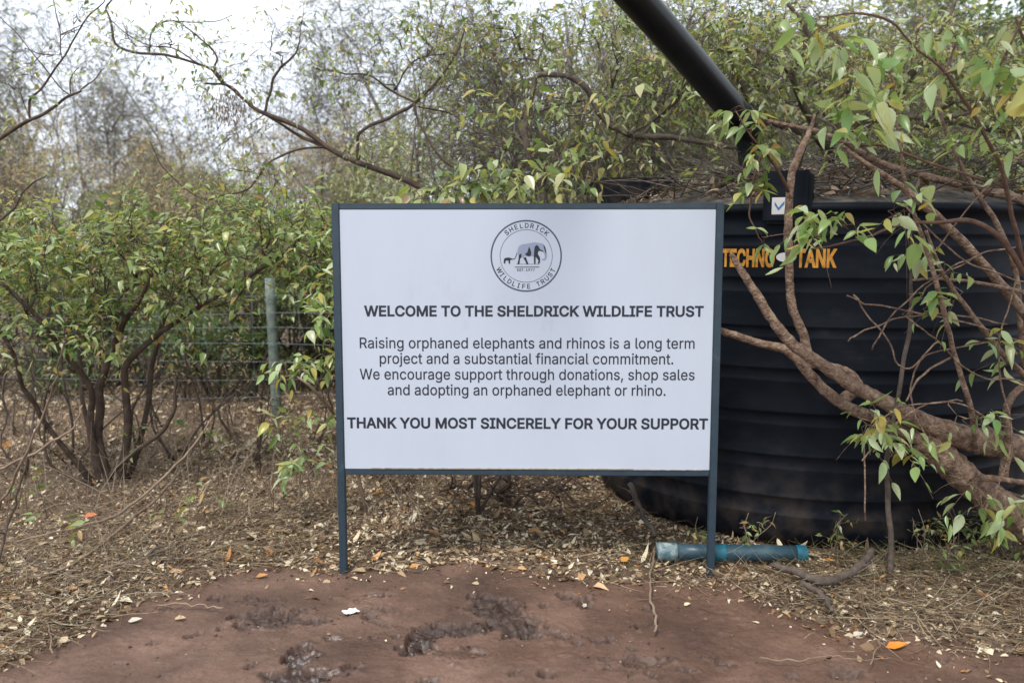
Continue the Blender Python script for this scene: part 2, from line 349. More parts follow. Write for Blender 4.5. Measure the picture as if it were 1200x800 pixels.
GLYPHS = """
 188
,188|38,-119 68,71 137,71 84,-119
.188|95,-4 83,-3 73,1 63,9 55,18 51,29 50,41 51,53 55,64 63,73 73,81 83,85 95,87 107,85 118,81 128,73 135,64 140,53 141,41 140,29 135,18 128,9 118,1 107,-3
1453|76,0 76,55 391,55 391,0|276,509 276,0 212,0 212,448 209,448 86,358 86,427 198,509
7453|97,0 323,448 323,452 62,452 62,509 391,509 391,449 165,0
9453|226,516 256,513 285,506 310,494 333,478 352,458 368,434 380,408 387,378 389,347 387,322 382,296 373,270 359,240 340,207 315,168 200,0 130,0 301,248 307,248 302,238 287,221 268,207 245,198 232,195 188,197 161,203 137,214 116,229 98,247 83,269 72,294 66,321 64,352 66,382 73,411 85,436 101,459 120,479 143,494 168,506 196,513|226,460 207,459 190,454 174,446 160,435 148,423 138,407 131,390 127,372 125,352 127,331 131,313 138,295 148,280 160,268 174,257 190,250 207,245 226,243 245,245 263,249 279,257 293,267 305,280 314,295 322,312 326,330 327,350 326,371 322,390 314,407 305,422 293,435 279,446 263,454 245,459
A480|16,0 201,509 276,509 463,0 395,0 272,346 232,478 245,478 191,302 85,0|110,142 110,199 370,199 370,142
C510|267,-7 225,-3 186,7 150,25 119,49 92,79 70,115 53,157 44,203 40,254 44,305 53,352 70,393 92,429 119,459 150,484 186,501 225,512 267,516 317,511 362,496 383,485 402,471 419,456 435,438 448,418 459,397 467,373 473,348 408,348 404,365 389,395 380,407 357,428 344,437 330,444 300,453 267,456 237,453 209,445 184,432 161,414 141,391 125,364 113,332 106,295 103,254 106,213 113,177 125,145 141,117 161,94 184,76 210,63 237,56 267,53 300,56 330,65 344,72 369,90 389,114 404,144 408,160 473,160 467,135 459,112 448,91 435,71 420,53 383,24 363,13 317,-2 293,-6
D502|219,0 96,0 96,57 215,57 254,60 288,68 318,81 343,99 363,122 379,149 390,181 397,216 399,255 397,294 390,329 379,361 364,388 344,410 320,428 291,441 258,449 221,452 93,452 93,509 225,509 273,505 315,495 353,478 385,455 412,426 433,391 449,351 458,306 462,255 458,205 449,159 433,119 411,83 384,54 351,31 312,14 268,3|125,509 125,0 60,0 60,509
E419|60,0 60,509 372,509 372,452 125,452 125,286 355,286 355,229 125,229 125,57 375,57 375,0
F410|60,0 60,509 369,509 369,452 125,452 125,278 346,278 346,221 125,221 125,0
H517|60,0 60,509 125,509 125,289 392,289 392,509 457,509 457,0 392,0 392,232 125,232 125,0
I300|31,0 31,57 118,57 118,452 31,452 31,509 269,509 269,452 183,452 183,57 269,57 269,0
K467|104,145 104,216 174,303 364,509 448,509 231,276 228,276|60,0 60,509 125,509 124,225 125,0|372,0 188,259 228,309 449,0
L393|60,0 60,509 125,509 125,57 361,57 361,0
M628|60,0 60,509 152,509 284,170 322,49 307,49 352,187 476,509 568,509 568,0 504,0 507,457 513,457 456,291 342,0 286,0 134,392 112,457 119,457 122,291 122,0
N523|60,0 60,509 136,509 371,137 388,107 414,55 405,54 399,195 399,509 463,509 463,0 387,0 168,346 108,452 119,454 125,291 125,0
O533|267,-7 225,-3 186,7 150,25 119,49 92,79 70,115 53,157 44,203 40,254 44,305 53,352 70,393 92,429 119,459 150,484 186,501 225,512 267,516 309,512 348,501 384,484 415,459 442,429 464,393 480,352 490,305 493,254 490,203 480,157 464,115 442,79 415,49 384,25 348,7 309,-3|267,53 296,55 324,63 349,76 372,94 392,116 408,144 420,176 428,213 430,254 428,295 420,332 408,365 392,392 372,415 349,433 324,446 296,453 267,456 237,453 210,445 184,433 161,415 142,392 125,364 113,332 106,295 103,254 106,213 113,176 125,144 142,117 161,94 184,76 210,63 237,55
P445|60,0 60,509 235,509 272,506 305,499 332,487 356,471 375,452 390,430 400,404 407,377 409,348 407,318 400,291 390,265 375,243 356,223 332,207 305,195 272,188 235,186 109,186 109,242 233,242 257,244 279,248 297,256 312,266 324,279 333,294 339,310 343,328 344,348 343,367 339,385 333,402 324,416 312,428 297,439 279,446 257,451 125,452 125,0
R449|60,0 60,509 236,509 273,506 305,500 333,489 356,473 376,455 390,433 401,408 407,381 409,352 407,323 401,296 390,271 376,250 356,232 333,217 305,206 273,200 236,198 96,198 96,255 258,256 280,260 298,267 313,276 325,287 334,300 340,316 344,333 345,352 344,371 340,389 334,405 325,419 313,430 298,440 258,451 125,452 125,0|353,0 230,229 303,229 428,0
S447|224,-9 188,-7 156,-1 128,9 102,23 81,40 64,60 51,83 42,109 38,137 104,137 108,118 114,102 123,88 136,76 150,66 166,59 185,53 204,50 224,49 246,50 267,54 286,60 303,69 317,79 329,92 338,106 344,122 346,139 344,154 340,168 332,179 322,189 296,205 263,217 184,239 145,253 112,269 86,289 67,313 56,341 52,372 54,400 62,425 75,448 92,468 113,484 138,498 165,508 195,514 227,516 259,514 289,508 316,498 340,484 360,468 377,449 390,427 398,403 401,378 337,378 332,402 320,421 302,437 280,449 254,456 225,459 185,454 167,448 152,440 139,430 129,418 121,405 117,391 115,376 117,359 122,345 131,334 142,324 155,315 198,297 295,270 312,264 344,248 359,238 384,213 395,198 402,180 407,161 408,139 406,112 399,87 386,64 370,43 349,25 323,11 294,0 261,-7
T449|32,452 32,509 417,509 417,452 257,452 257,0 193,0 193,452
U517|259,-8 220,-6 186,2 154,15 126,33 103,55 85,80 71,108 63,140 60,173 60,509 124,509 124,178 126,155 132,133 141,113 153,95 169,80 187,68 208,59 232,53 259,52 285,53 309,59 331,68 349,80 364,95 377,113 385,133 391,155 393,178 393,509 457,509 457,173 454,140 446,108 433,80 414,55 391,33 363,15 332,2 297,-6
W686|155,0 16,509 82,509 172,162 197,40 189,40 215,162 306,509 380,509 494,58 497,40 488,40 510,145 603,509 670,509 530,0 455,0 362,345 341,445 336,475 350,475 330,371 318,323 230,0
Y472|203,0 203,208 16,509 91,509 213,309 240,254 250,230 224,230 242,275 280,344 381,509 455,509 268,208 268,0
a389|160,-9 137,-7 115,-3 94,5 76,15 60,29 48,45 38,63 32,84 30,108 32,128 36,146 43,161 53,174 64,184 92,200 125,211 257,231 265,235 271,240 274,246 276,257 275,272 272,285 267,297 260,307 251,315 240,322 227,327 212,330 196,331 178,330 163,327 137,316 118,301 104,283 100,274 41,291 51,313 64,331 79,346 95,358 114,368 133,375 153,380 173,383 208,384 239,379 255,375 271,369 300,350 312,336 322,320 330,301 335,278 337,251 337,0 277,0 277,52 272,52 260,34 242,16 215,1 199,-4|170,45 192,47 211,51 228,59 242,68 254,80 263,93 270,108 274,122 276,138 276,190 267,184 221,174 161,166 134,159 112,147 103,139 97,130 93,118 92,105 93,93 96,82 102,72 109,64 119,57 142,48
b424|229,-8 208,-7 189,-3 172,4 147,21 123,50 118,59 112,59 112,0 53,0 53,509 114,509 114,319 118,319 137,346 158,364 171,373 188,379 207,383 229,384 259,382 287,374 313,361 335,342 354,320 370,293 381,261 388,227 390,189 388,151 381,116 370,84 355,57 336,34 313,16 288,3 260,-6|220,47 242,49 262,55 279,66 294,80 306,97 316,117 323,139 327,163 328,189 327,215 323,239 316,261 307,281 295,298 280,311 262,322 243,328 220,330 198,328 178,322 161,312 147,299 134,282 125,263 118,241 114,216 113,189 114,162 118,138 125,115 135,95 147,78 162,65 179,55 198,49
c396|207,-8 174,-5 144,3 117,16 93,35 72,58 56,85 44,116 37,150 34,187 37,225 44,260 56,291 72,318 93,341 117,360 144,374 174,382 226,384 260,377 291,364 305,356 330,335 349,308 362,277 303,262 300,272 284,297 270,311 242,325 231,328 207,330 184,328 163,321 145,310 130,296 118,278 108,258 102,236 98,212 96,187 98,163 102,139 108,117 118,97 130,80 145,66 163,55 184,49 207,46 232,49 253,55 271,66 292,89 301,107 304,117 363,102 350,70 331,43 306,21 292,12 261,-1 244,-5
d424|195,-8 165,-6 137,3 111,16 89,34 70,57 55,84 43,116 36,151 34,189 36,227 43,261 55,293 70,320 89,342 112,361 137,374 165,382 196,384 218,383 237,379 253,373 278,355 295,336 306,319 311,319 311,509 372,509 372,0 313,0 313,59 307,59 287,31 266,12 236,-3 217,-7|205,47 226,49 246,55 263,65 278,78 290,95 299,115 306,138 310,162 312,189 310,216 306,241 300,263 290,282 278,299 263,312 246,322 227,328 205,330 182,328 162,322 145,311 130,298 118,281 108,261 102,239 98,215 96,189 98,163 102,139 109,117 118,97 130,80 145,66 162,55 182,49
e404|212,-8 177,-5 145,3 117,16 92,35 72,58 56,85 44,116 37,150 34,187 36,224 44,258 55,290 71,317 91,340 115,359 142,373 172,382 205,384 226,383 246,380 266,374 285,366 303,355 319,341 334,324 347,305 357,282 365,256 370,227 371,169 75,169 75,221 338,221 310,202 308,226 304,248 298,269 288,286 277,301 263,314 246,323 227,328 205,330 183,328 164,323 146,313 131,301 119,286 109,270 102,251 97,231 96,178 98,151 102,127 110,106 121,88 135,73 151,61 169,53 190,48 212,46 241,49 265,58 276,65 294,82 306,105 365,91 358,72 348,55 335,39 320,26 302,14 283,4 261,-3 237,-7
f254|228,379 228,327 6,327 6,379|81,0 81,432 82,452 87,470 96,486 107,499 120,510 135,519 152,525 169,529 201,530 238,523 243,521 227,468 202,474 178,472 164,468 154,460 147,449 143,435 142,419 142,0
g425|207,-151 156,-146 134,-140 114,-132 97,-122 82,-110 59,-84 51,-69 101,-41 122,-66 142,-82 154,-88 169,-93 187,-96 207,-97 236,-95 261,-87 282,-75 298,-58 308,-34 311,-6 311,68 306,68 287,41 266,23 236,10 217,6 195,5 165,7 138,14 113,27 90,43 71,65 55,90 43,120 36,154 34,191 36,229 43,263 55,293 71,320 90,342 112,361 138,374 166,382 196,384 218,383 237,379 253,373 267,365 279,356 308,319 313,319 313,379 372,379 372,-9 370,-40 363,-67 350,-90 334,-109 314,-124 291,-136 265,-144 237,-149|205,59 227,61 246,66 264,75 278,87 290,103 300,121 307,142 311,166 312,193 311,219 307,242 300,264 291,283 279,299 264,312 247,322 227,328 205,330 182,328 163,322 145,312 130,298 118,282 109,262 102,241 98,218 96,193 98,167 102,144 109,123 118,104 131,88 145,76 163,66 183,61
h410|114,227 114,0 53,0 53,509 114,509 114,287 102,287 116,319 132,344 152,362 175,374 200,382 227,384 252,383 275,377 295,369 313,356 328,340 341,321 350,298 355,271 357,240 357,0 296,0 296,235 293,263 286,286 273,304 256,318 235,326 210,329 192,328 176,324 161,317 147,308 136,297 126,283 119,266 115,248
i167|53,0 53,379 114,379 114,0|84,443 73,444 63,448 54,455 47,463 43,472 41,483 43,494 47,504 54,512 63,518 73,522 84,524 95,522 105,518 114,512 121,504 125,494 126,483 125,472 121,463 114,455 105,448 95,444
j167|53,379 114,379 114,-30 112,-52 108,-72 102,-90 92,-106 80,-119 65,-129 47,-137 27,-141 -10,-143 -10,-87 18,-85 31,-80 40,-72 47,-61 51,-46 53,-29|83,443 72,444 62,448 53,455 42,472 41,483 42,494 47,504 53,512 62,518 72,522 83,524 95,522 105,518 114,512 120,504 125,494 126,483 125,472 114,455 105,448 95,444
l189|112,0 91,8 74,20 62,37 55,59 53,84 53,509 114,509 114,83 120,62 126,57 135,53 157,52 170,54 181,3 154,-2
m610|53,0 53,379 112,379 112,295 108,295 114,314 122,331 132,346 144,358 172,376 187,382 203,385 219,386 245,383 268,375 287,361 303,342 314,320 321,295 312,295 318,312 326,329 337,343 350,356 364,366 381,375 398,381 417,385 437,386 458,385 478,380 497,372 514,361 529,346 541,328 550,307 555,283 557,255 557,0 496,0 496,254 493,279 485,298 473,313 456,323 438,329 419,330 402,329 387,326 374,320 363,312 353,302 345,290 336,263 335,247 335,0 274,0 274,260 272,280 265,297 253,311 238,322 220,328 199,330 185,329 171,326 145,312 135,302 126,289 119,274 115,257 114,238 114,0
n410|114,227 114,0 53,0 53,379 112,379 112,287 102,287 116,319 132,344 152,362 175,374 200,382 227,384 252,383 275,377 295,369 313,356 328,340 341,321 350,298 355,271 357,240 357,0 296,0 296,235 293,263 286,286 273,304 256,318 235,326 210,329 192,328 176,324 161,317 147,308 136,297 126,283 119,266 115,248
o415|207,-8 174,-5 144,3 117,16 93,35 72,58 56,85 44,116 37,150 34,187 37,225 44,260 56,291 72,318 93,341 117,360 144,374 174,382 207,384 241,382 271,374 299,360 323,341 343,318 359,291 371,260 379,225 381,187 379,150 371,116 359,85 343,58 323,35 299,16 271,3 241,-5|207,46 231,49 252,55 270,66 285,80 298,97 307,117 314,139 318,163 319,187 318,212 314,236 307,258 298,278 285,296 270,310 252,321 231,328 207,330 184,328 163,321 145,310 130,296 118,278 108,258 102,236 98,212 96,187 98,163 102,139 108,117 118,97 130,80 145,66 163,55 184,49
p424|53,-143 53,379 112,379 112,319 118,319 137,346 158,364 171,373 188,379 207,383 229,384 259,382 287,374 313,361 335,342 354,320 370,293 381,261 388,227 390,189 388,151 381,116 370,84 355,57 336,34 313,16 288,3 260,-6 229,-8 208,-7 189,-3 159,12 147,21 118,59 114,59 114,-143|220,47 242,49 262,55 279,66 294,80 306,97 316,117 323,139 327,163 328,189 327,215 323,239 316,261 307,281 295,298 280,311 262,322 243,328 220,330 198,328 178,322 161,312 147,299 134,282 125,263 118,241 114,216 113,189 114,162 118,138 125,115 135,95 147,78 162,65 179,55 198,49
r259|53,0 53,379 112,379 112,321 115,321 124,339 137,354 152,367 171,377 191,383 223,385 243,384 243,322 236,324 207,326 174,321 159,315 146,306 135,296 126,284 119,269 115,254 114,237 114,0
s365|182,-8 157,-7 133,-3 112,3 93,12 76,24 62,38 50,54 41,73 36,94 94,107 101,87 111,72 124,60 141,52 160,47 181,45 206,47 227,53 244,62 258,74 265,88 268,103 266,115 262,126 254,136 243,144 229,150 149,170 118,180 92,192 72,208 58,227 50,249 47,274 49,295 55,314 65,332 79,347 95,360 115,370 137,378 161,383 187,384 212,383 234,379 254,372 271,363 286,352 299,339 318,308 324,290 268,277 262,291 254,304 243,316 228,325 210,331 187,333 166,331 147,326 131,317 119,305 111,292 109,277 110,264 115,253 124,243 136,235 172,223 261,200 287,187 306,171 320,153 328,131 331,107 329,85 323,65 312,47 298,31 281,18 260,6 236,-2 210,-7
t227|204,379 204,327 6,327 6,379|65,471 126,471 126,98 127,83 130,70 136,61 144,55 156,51 180,50 202,54 213,2 192,-3 168,-4 138,-1 113,7 92,21 77,41 68,64 65,93
u410|182,-5 158,-3 135,2 115,11 97,23 82,39 69,59 60,82 54,109 53,379 114,379 114,144 116,117 124,94 137,75 154,61 175,53 200,50 218,51 234,55 249,62 263,71 274,83 283,97 290,113 295,132 296,153 296,379 357,379 357,0 298,0 298,92 307,92 294,60 277,35 257,17 234,5 209,-3"""
def _glyphs():
    out = {}
    for row in GLYPHS.split('\n'):
        if not row: continue
        h, *ls = row[1:].split('|')
        out[row[0]] = (int(h) / 1000, [np.array([[int(t) for t in q.split(',')] for q in l.split(' ')]) / 1000 for l in ls])
    return out
GL = _glyphs()
def fatten(loop, d):
    """move a contour outwards by d (contours run clockwise, holes the other way)"""
    a = loop - np.roll(loop, 1, 0); b = np.roll(loop, -1, 0) - loop
    a /= np.linalg.norm(a, axis=1, keepdims=True); b /= np.linalg.norm(b, axis=1, keepdims=True)
    na = np.stack([-a[:, 1], a[:, 0]], 1); nb = np.stack([-b[:, 1], b[:, 0]], 1)
    m = na + nb; k = np.maximum(1 + (na * nb).sum(1, keepdims=True), .35)
    return loop + d * m / k
def fill(loops):
    """trapezoids covering the contours, by winding number"""
    E = []
    for l in loops:
        q = np.roll(l, -1, 0)
        for (x0, y0), (x1, y1) in zip(l, q):
            if abs(y0 - y1) > 1e-7: E.append((x0, y0, x1, y1, 1) if y0 < y1 else (x1, y1, x0, y0, -1))
    E = np.array(E); ys = set(np.round(np.concatenate([E[:, 1], E[:, 3]]), 6))
    for i in range(len(E)):                      # crossings of overlapping contours
        x0, y0, x1, y1, _ = E[i]
        for j in range(i + 1, len(E)):
            u0, v0, u1, v1, _ = E[j]
            if v0 >= y1 or v1 <= y0: continue
            den = (x1 - x0) * (v1 - v0) - (y1 - y0) * (u1 - u0)
            if abs(den) < 1e-12: continue
            t = ((u0 - x0) * (v1 - v0) - (v0 - y0) * (u1 - u0)) / den; s = ((u0 - x0) * (y1 - y0) - (v0 - y0) * (x1 - x0)) / den
            if 0 < t < 1 and 0 < s < 1: ys.add(round(y0 + t * (y1 - y0), 6))
    ys = sorted(ys); V = []; Fq = []
    for a, b in zip(ys[:-1], ys[1:]):
        if b - a < 2e-6: continue
        m = (a + b) / 2; A = E[(E[:, 1] < m) & (E[:, 3] > m)]
        fx = lambda y: A[:, 0] + (A[:, 2] - A[:, 0]) * (y - A[:, 1]) / (A[:, 3] - A[:, 1])
        xm, xa, xb = fx(m), fx(a), fx(b); w = 0
        for i in np.argsort(xm):
            if w == 0: st = i
            w += A[i, 4]
            if w == 0: n = len(V); V += [(xa[st], a), (xa[i], a), (xb[i], b), (xb[st], b)]; Fq.append([n, n + 1, n + 2, n + 3])
    return np.array(V).reshape(-1, 2), np.array(Fq, int).reshape(-1, 4)
_cache = {}
CAP = .509
def text_mesh(s, fat=0.0, track=0.0):
    """flat lettering: vertices (x, y, 0) and quads; capital height CAP before fattening"""
    x = 0; Vs = []; Fs = []; n = 0
    for ch in s:
        adv, ls = GL[ch]
        if ls:
            if (ch, fat) not in _cache: _cache[ch, fat] = fill([fatten(l, fat) for l in ls] if fat else ls)
            V, Fq = _cache[ch, fat]; Vs.append(np.column_stack([V[:, 0] + x, V[:, 1], np.zeros(len(V))])); Fs.append(Fq + n); n += len(V)
        x += adv + track
    return np.concatenate(Vs), [np.concatenate(Fs)]
def line(s, xa, xb, ytop, ybase, bold, name='lettering'):
    fat = .026 if bold else .007
    V, fs = text_mesh(s, fat, .004)
    ua, vb = S(xa, ybase); ub, _ = S(xb, ybase); _, vt = S(xa, ytop)
    x = (V[:, 0] - V[:, 0].min()) / (V[:, 0].max() - V[:, 0].min()) * (ub - ua) + ua
    z = (V[:, 1] + fat) / (CAP + 2 * fat) * (vt - vb) + vb
    mb = MB(); mb.add(np.stack([x, np.full(len(x), FACE), z], 1), fs); return mb.build(name, INK, panel, shade=False)
line('WELCOME TO THE SHELDRICK WILDLIFE TRUST', 426.4, 824.8, 358, 370.8, True)
line('Raising orphaned elephants and rhinos is a long term', 421.4, 814.2, 395.4, 408.0, False)
line('project and a substantial financial commitment.', 444.8, 789.2, 413.6, 426.3, False)
line('We encourage support through donations, shop sales', 421.4, 814.2, 432.0, 444.6, False)
line('and adopting an orphaned elephant or rhino.', 454.2, 780.2, 450.4, 463.0, False)
line('THANK YOU MOST SINCERELY FOR YOUR SUPPORT', 406.6, 829.8, 489.0, 501.8, True)
# emblem: two rings, circular lettering, elephant with calf
EC = S(616.6, 300); EPX = (S(658, 300)[0] - S(575, 300)[0]) / 83.0      # metres per photo pixel on the sign
emb = bpy.data.objects.new('emblem', None); COL.objects.link(emb); emb.parent = panel; emb.location = (EC[0], FACE, EC[1])
def flat(mb, pts, y=0.0):
    import mathutils
    tri = mathutils.geometry.tessellate_polygon([[Vector((a, b, 0)) for a, b in pts]])
    mb.add([(a * EPX, y, b * EPX) for a, b in pts], [np.array([list(t) for t in tri])])
def ring(mb, r0, r1, n=72):
    a = np.linspace(0, 2 * np.pi, n, endpoint=False); i = np.arange(n); j = (i + 1) % n
    V = [(r * EPX * math.cos(t), 0, r * EPX * math.sin(t)) for r in (r0, r1) for t in a]
    mb.add(V, [np.stack([i, j, j + n, i + n], 1)])
mb = MB(); ring(mb, 40.2, 41.9); ring(mb, 30.4, 30.9)
def ztoe(pts, y=0.0): return [((580 + a / 15) - 616.6, 300 - (280 + b / 15)) for a, b in pts]
flat(mb, ztoe([(350, 486), (780, 486), (780, 500), (350, 500)])); flat(mb, ztoe([(380, 440), (780, 440), (780, 446), (380, 446)]))
mb.build('emblem_ring', INKR, emb, shade=False)
mb = MB()
flat(mb, ztoe([(395, 210), (420, 130), (470, 100), (560, 85), (640, 70), (700, 60), (760, 70), (820, 76), (860, 100), (888, 150), (907, 220), (918, 290), (908, 350), (870, 380), (832, 372), (822, 345), (850, 350), (872, 340), (876, 305), (864, 250), (848, 226), (800, 208), (765, 218), (740, 270), (690, 300), (640, 305), (600, 310), (545, 300), (470, 322), (435, 340), (415, 300), (400, 250)]), -.0)
mb.build('elephant_body', INKG, emb, shade=False)
mb = MB(); e = -.0006
flat(mb, ztoe([(530, 262), (570, 235), (585, 180), (600, 135), (622, 180), (638, 235), (638, 285), (600, 306), (560, 296)]), e)
flat(mb, ztoe([(690, 195), (702, 130), (740, 105), (772, 140), (790, 180), (845, 210), (850, 228), (800, 208), (762, 214), (752, 262), (790, 325), (797, 370), (785, 430), (752, 430), (768, 385), (745, 345), (716, 312), (714, 435), (688, 438), (684, 300)]), e)
flat(mb, ztoe([(430, 270), (462, 258), (468, 320), (440, 345), (430, 440), (396, 440), (414, 360), (418, 300)]), e)
flat(mb, ztoe([(500, 322), (550, 325), (560, 370), (590, 436), (556, 440), (530, 380), (505, 345)]), e)
flat(mb, ztoe([(850, 100), (880, 140), (902, 215), (892, 260), (876, 200), (860, 150)]), e)
flat(mb, ztoe([(385, 235), (395, 240), (378, 300), (355, 345), (345, 345), (368, 295)]), e)
flat(mb, ztoe([(155, 380), (160, 350), (185, 332), (240, 325), (275, 335), (300, 345), (350, 345), (345, 356), (290, 362), (264, 375), (268, 430), (240, 430), (238, 380), (200, 376), (182, 388), (182, 430), (156, 430)]), e)
mb.build('elephant_shading', INK, emb, shade=False)
def circ_text(s, r, a0, a1, inward, capx):
    mb = MB(); n = len(s)
    for i, ch in enumerate(s):
        if ch == ' ': continue
        V, fs = text_mesh(ch, .008)
        sx = capx / CAP
        x = (V[:, 0] - (V[:, 0].max() + V[:, 0].min()) / 2) * sx * .98; y = (V[:, 1] - CAP / 2) * sx
        t = R(a0 + (a1 - a0) * i / (n - 1))
        if not inward: ex, ez = (math.sin(t), -math.cos(t)), (math.cos(t), math.sin(t))
        else: ex, ez = (-math.sin(t), math.cos(t)), (-math.cos(t), -math.sin(t))
        X = r * math.cos(t) + x * ex[0] + y * ez[0]; Z = r * math.sin(t) + x * ex[1] + y * ez[1]
        mb.add(np.stack([X * EPX, np.full(len(X), -.0003), Z * EPX], 1), fs)
    mb.build('emblem_lettering', INK, emb, shade=False)
circ_text('SHELDRICK', 35.6, 130, 48, False, 5.4)
circ_text('WILDLIFE TRUST', 35.6, 208, 332, True, 5.4)
V, fs = text_mesh('EST. 1977', .006); w = V[:, 0].max()
mb = MB(); mb.add(np.stack([((V[:, 0] / w - .5) * 21 - .5) * EPX, np.full(len(V), -.0003), (V[:, 1] / CAP * 2.9 - 17.6) * EPX], 1), fs); mb.build('emblem_lettering', INK, emb, shade=False)

# ------------------------------------------------------------------ water tank
TR = 1.35; TD = 4.62 + TR; TANG = R(18.9)
TC = np.array([TD * math.sin(TANG), TD * math.cos(TANG), 0.02])
TB = noise_mat('black_plastic', [(.3, (.0045, .0060, .0092)), (.5, (.0065, .0085, .0125)), (.62, (.0105, .0125, .017)), (.8, (.030, .031, .034))], scale=3.5, rough=.5, bump=.05, bscale=14, spec=.09, stretch=(1, 1, 2.2), detail=9)
DUST = noise_mat('dusty_plastic', [(.3, (.02, .017, .015)), (.5, (.07, .06, .05)), (.75, (.17, .14, .11))], scale=9, rough=.8, bump=.3, detail=9)
def _dust():
    m = TB; b = m.node_tree.nodes['Principled BSDF']; src = b.inputs['Base Color'].links[0].from_socket
    t = nd(m, 'ShaderNodeTexCoord'); sx = nd(m, 'ShaderNodeSeparateXYZ'); ln(m, t.outputs['Object'], sx.inputs[0])
    n = nd(m, 'ShaderNodeTexNoise'); n.inputs['Scale'].default_value = 9; n.inputs['Detail'].default_value = 8; ln(m, t.outputs['Object'], n.inputs['Vector'])
    mr = nd(m, 'ShaderNodeMapRange'); mr.inputs['From Min'].default_value = .55; mr.inputs['From Max'].default_value = .05; mr.inputs['To Max'].default_value = .62; ln(m, sx.outputs['Z'], mr.inputs['Value'])
    r = ramp_node(m, [(.42, (0, 0, 0)), (.68, (1, 1, 1))]); ln(m, n.outputs['Fac'], r.inputs['Fac'])
    mu = nd(m, 'ShaderNodeMath', operation='MULTIPLY'); ln(m, mr.outputs['Result'], mu.inputs[0]); ln(m, r.outputs['Color'], mu.inputs[1])
    mx_ = nd(m, 'ShaderNodeMix', data_type='RGBA'); ln(m, mu.outputs[0], mx_.inputs['Factor']); ln(m, src, mx_.inputs['A']); mx_.inputs['B'].default_value = (.075, .055, .042, 1)
    ln(m, mx_.outputs['Result'], b.inputs['Base Color'])
_dust()
tank = empty('water_tank', TC, 'big black plastic water tank with ribbed sides standing close behind the sign', 'water tank')
def lathe(prof, n=128):
    a = np.linspace(0, 2 * np.pi, n, endpoint=False); pr = np.array(prof); k = len(pr)
    V = np.stack([pr[:, None, 0] * np.cos(a)[None], pr[:, None, 0] * np.sin(a)[None], np.repeat(pr[:, 1:2], n, 1)], -1).reshape(-1, 3)
    i = np.arange(k * n).reshape(k, n)
    q = np.stack([i[:-1], np.roll(i, -1, 1)[:-1], np.roll(i, -1, 1)[1:], i[1:]], -1).reshape(-1, 4)
    return V, [q]
def tz(py): return P(915, py, TC[1] - TR * .97)[2] - TC[2]      # heights on the near side
prof = [(.0, -.04), (TR - .14, -.04), (TR - .06, .0), (TR - .02, .05), (TR - .004, .11)]
for yl, yd in ((606, 586), (551, 537), (499, 486), (447, 434), (395, 384), (341, 326), (286, 275)):
    a, b = tz(yl), tz(yd)
    prof += [(TR, a - .012), (TR + .001, a - .006), (TR - .004, a), (TR - .003, (a + b) / 2), (TR - .002, b - .004), (TR + .003, b), (TR, b + .008)]
zs = tz(238)
prof += [(TR - .006, zs - .10), (TR - .004, zs - .045), (TR + .018, zs - .04), (TR + .024, zs - .02), (TR + .014, zs - .002), (TR - .02, zs + .006)]
V, fs = lathe(prof); mb = MB(); mb.add(V, fs); mb.build('body', TB, tank)
pr = [(TR - .018, zs + .004), (TR - .10, zs + .03), (TR * .75, zs + .11), (TR * .5, zs + .19), (TR * .3, zs + .23), (.30, zs + .235), (.30, zs + .28), (.27, zs + .30), (0, zs + .305)]
V, fs = lathe(pr, 96); mb = MB(); mb.add(V, fs); mb.build('lid', DUST, tank)
ORANGE = noise_mat('orange_paint', [(.30, (.05, .03, .015)), (.40, (.45, .19, .02)), (.55, (.62, .28, .035)), (.75, (.66, .36, .09))], scale=26, rough=.6, bump=0, detail=8); WPAINT = mat('white_print', (.62, .6, .58), .5)
def tank_wrap(V, fs, ang, xa, xb, z0, z1, name, m, rad=TR + .003, h=None):
    """lay a flat mesh on the tank's side: x range -> arc, y range -> height"""
    x = (V[:, 0] - V[:, 0].min()) / (V[:, 0].max() - V[:, 0].min()) * (xb - xa) + xa
    z = (V[:, 1]) / (h or V[:, 1].max()) * (z1 - z0) + z0
    a = -math.pi / 2 - TANG + ang + x / rad
    mb = MB(); mb.add(np.stack([rad * np.cos(a), rad * np.sin(a), z], 1), fs); return mb.build(name, m, tank, shade=False)
def arc_x(px, py):
    """arc length on the near side of the tank seen at a pixel"""
    d = ray(px, py)[:2]; d /= np.linalg.norm(d); b = d @ TC[:2]; q = b - math.sqrt(b * b - (TC[:2] @ TC[:2] - TR * TR)); h = d * q - TC[:2]
    a = math.atan2(h[1], h[0]) + math.pi / 2 + TANG
    return (a + math.pi) % (2 * math.pi) * TR - math.pi * TR
zl0, zl1 = tz(312.5), tz(291.5)
for s, xa, xb in (('TECHNO', 846, 908), ('TANK', 933, 981)):
    V, fs = text_mesh(s, .034); H, _ = text_mesh('H', .034)
    tank_wrap(V, fs, 0, arc_x(xa, 300), arc_x(xb, 300), zl0, zl1, 'lettering', ORANGE, h=H[:, 1].max())
a = np.linspace(0, 2 * np.pi, 28, endpoint=False)
V = np.stack([np.cos(a), np.sin(a) * .5 + .5, a * 0], 1); tank_wrap(V, [np.arange(28)[None]], 0, arc_x(909.5, 300), arc_x(931, 300), tz(307), tz(296), 'oval_badge', WPAINT)
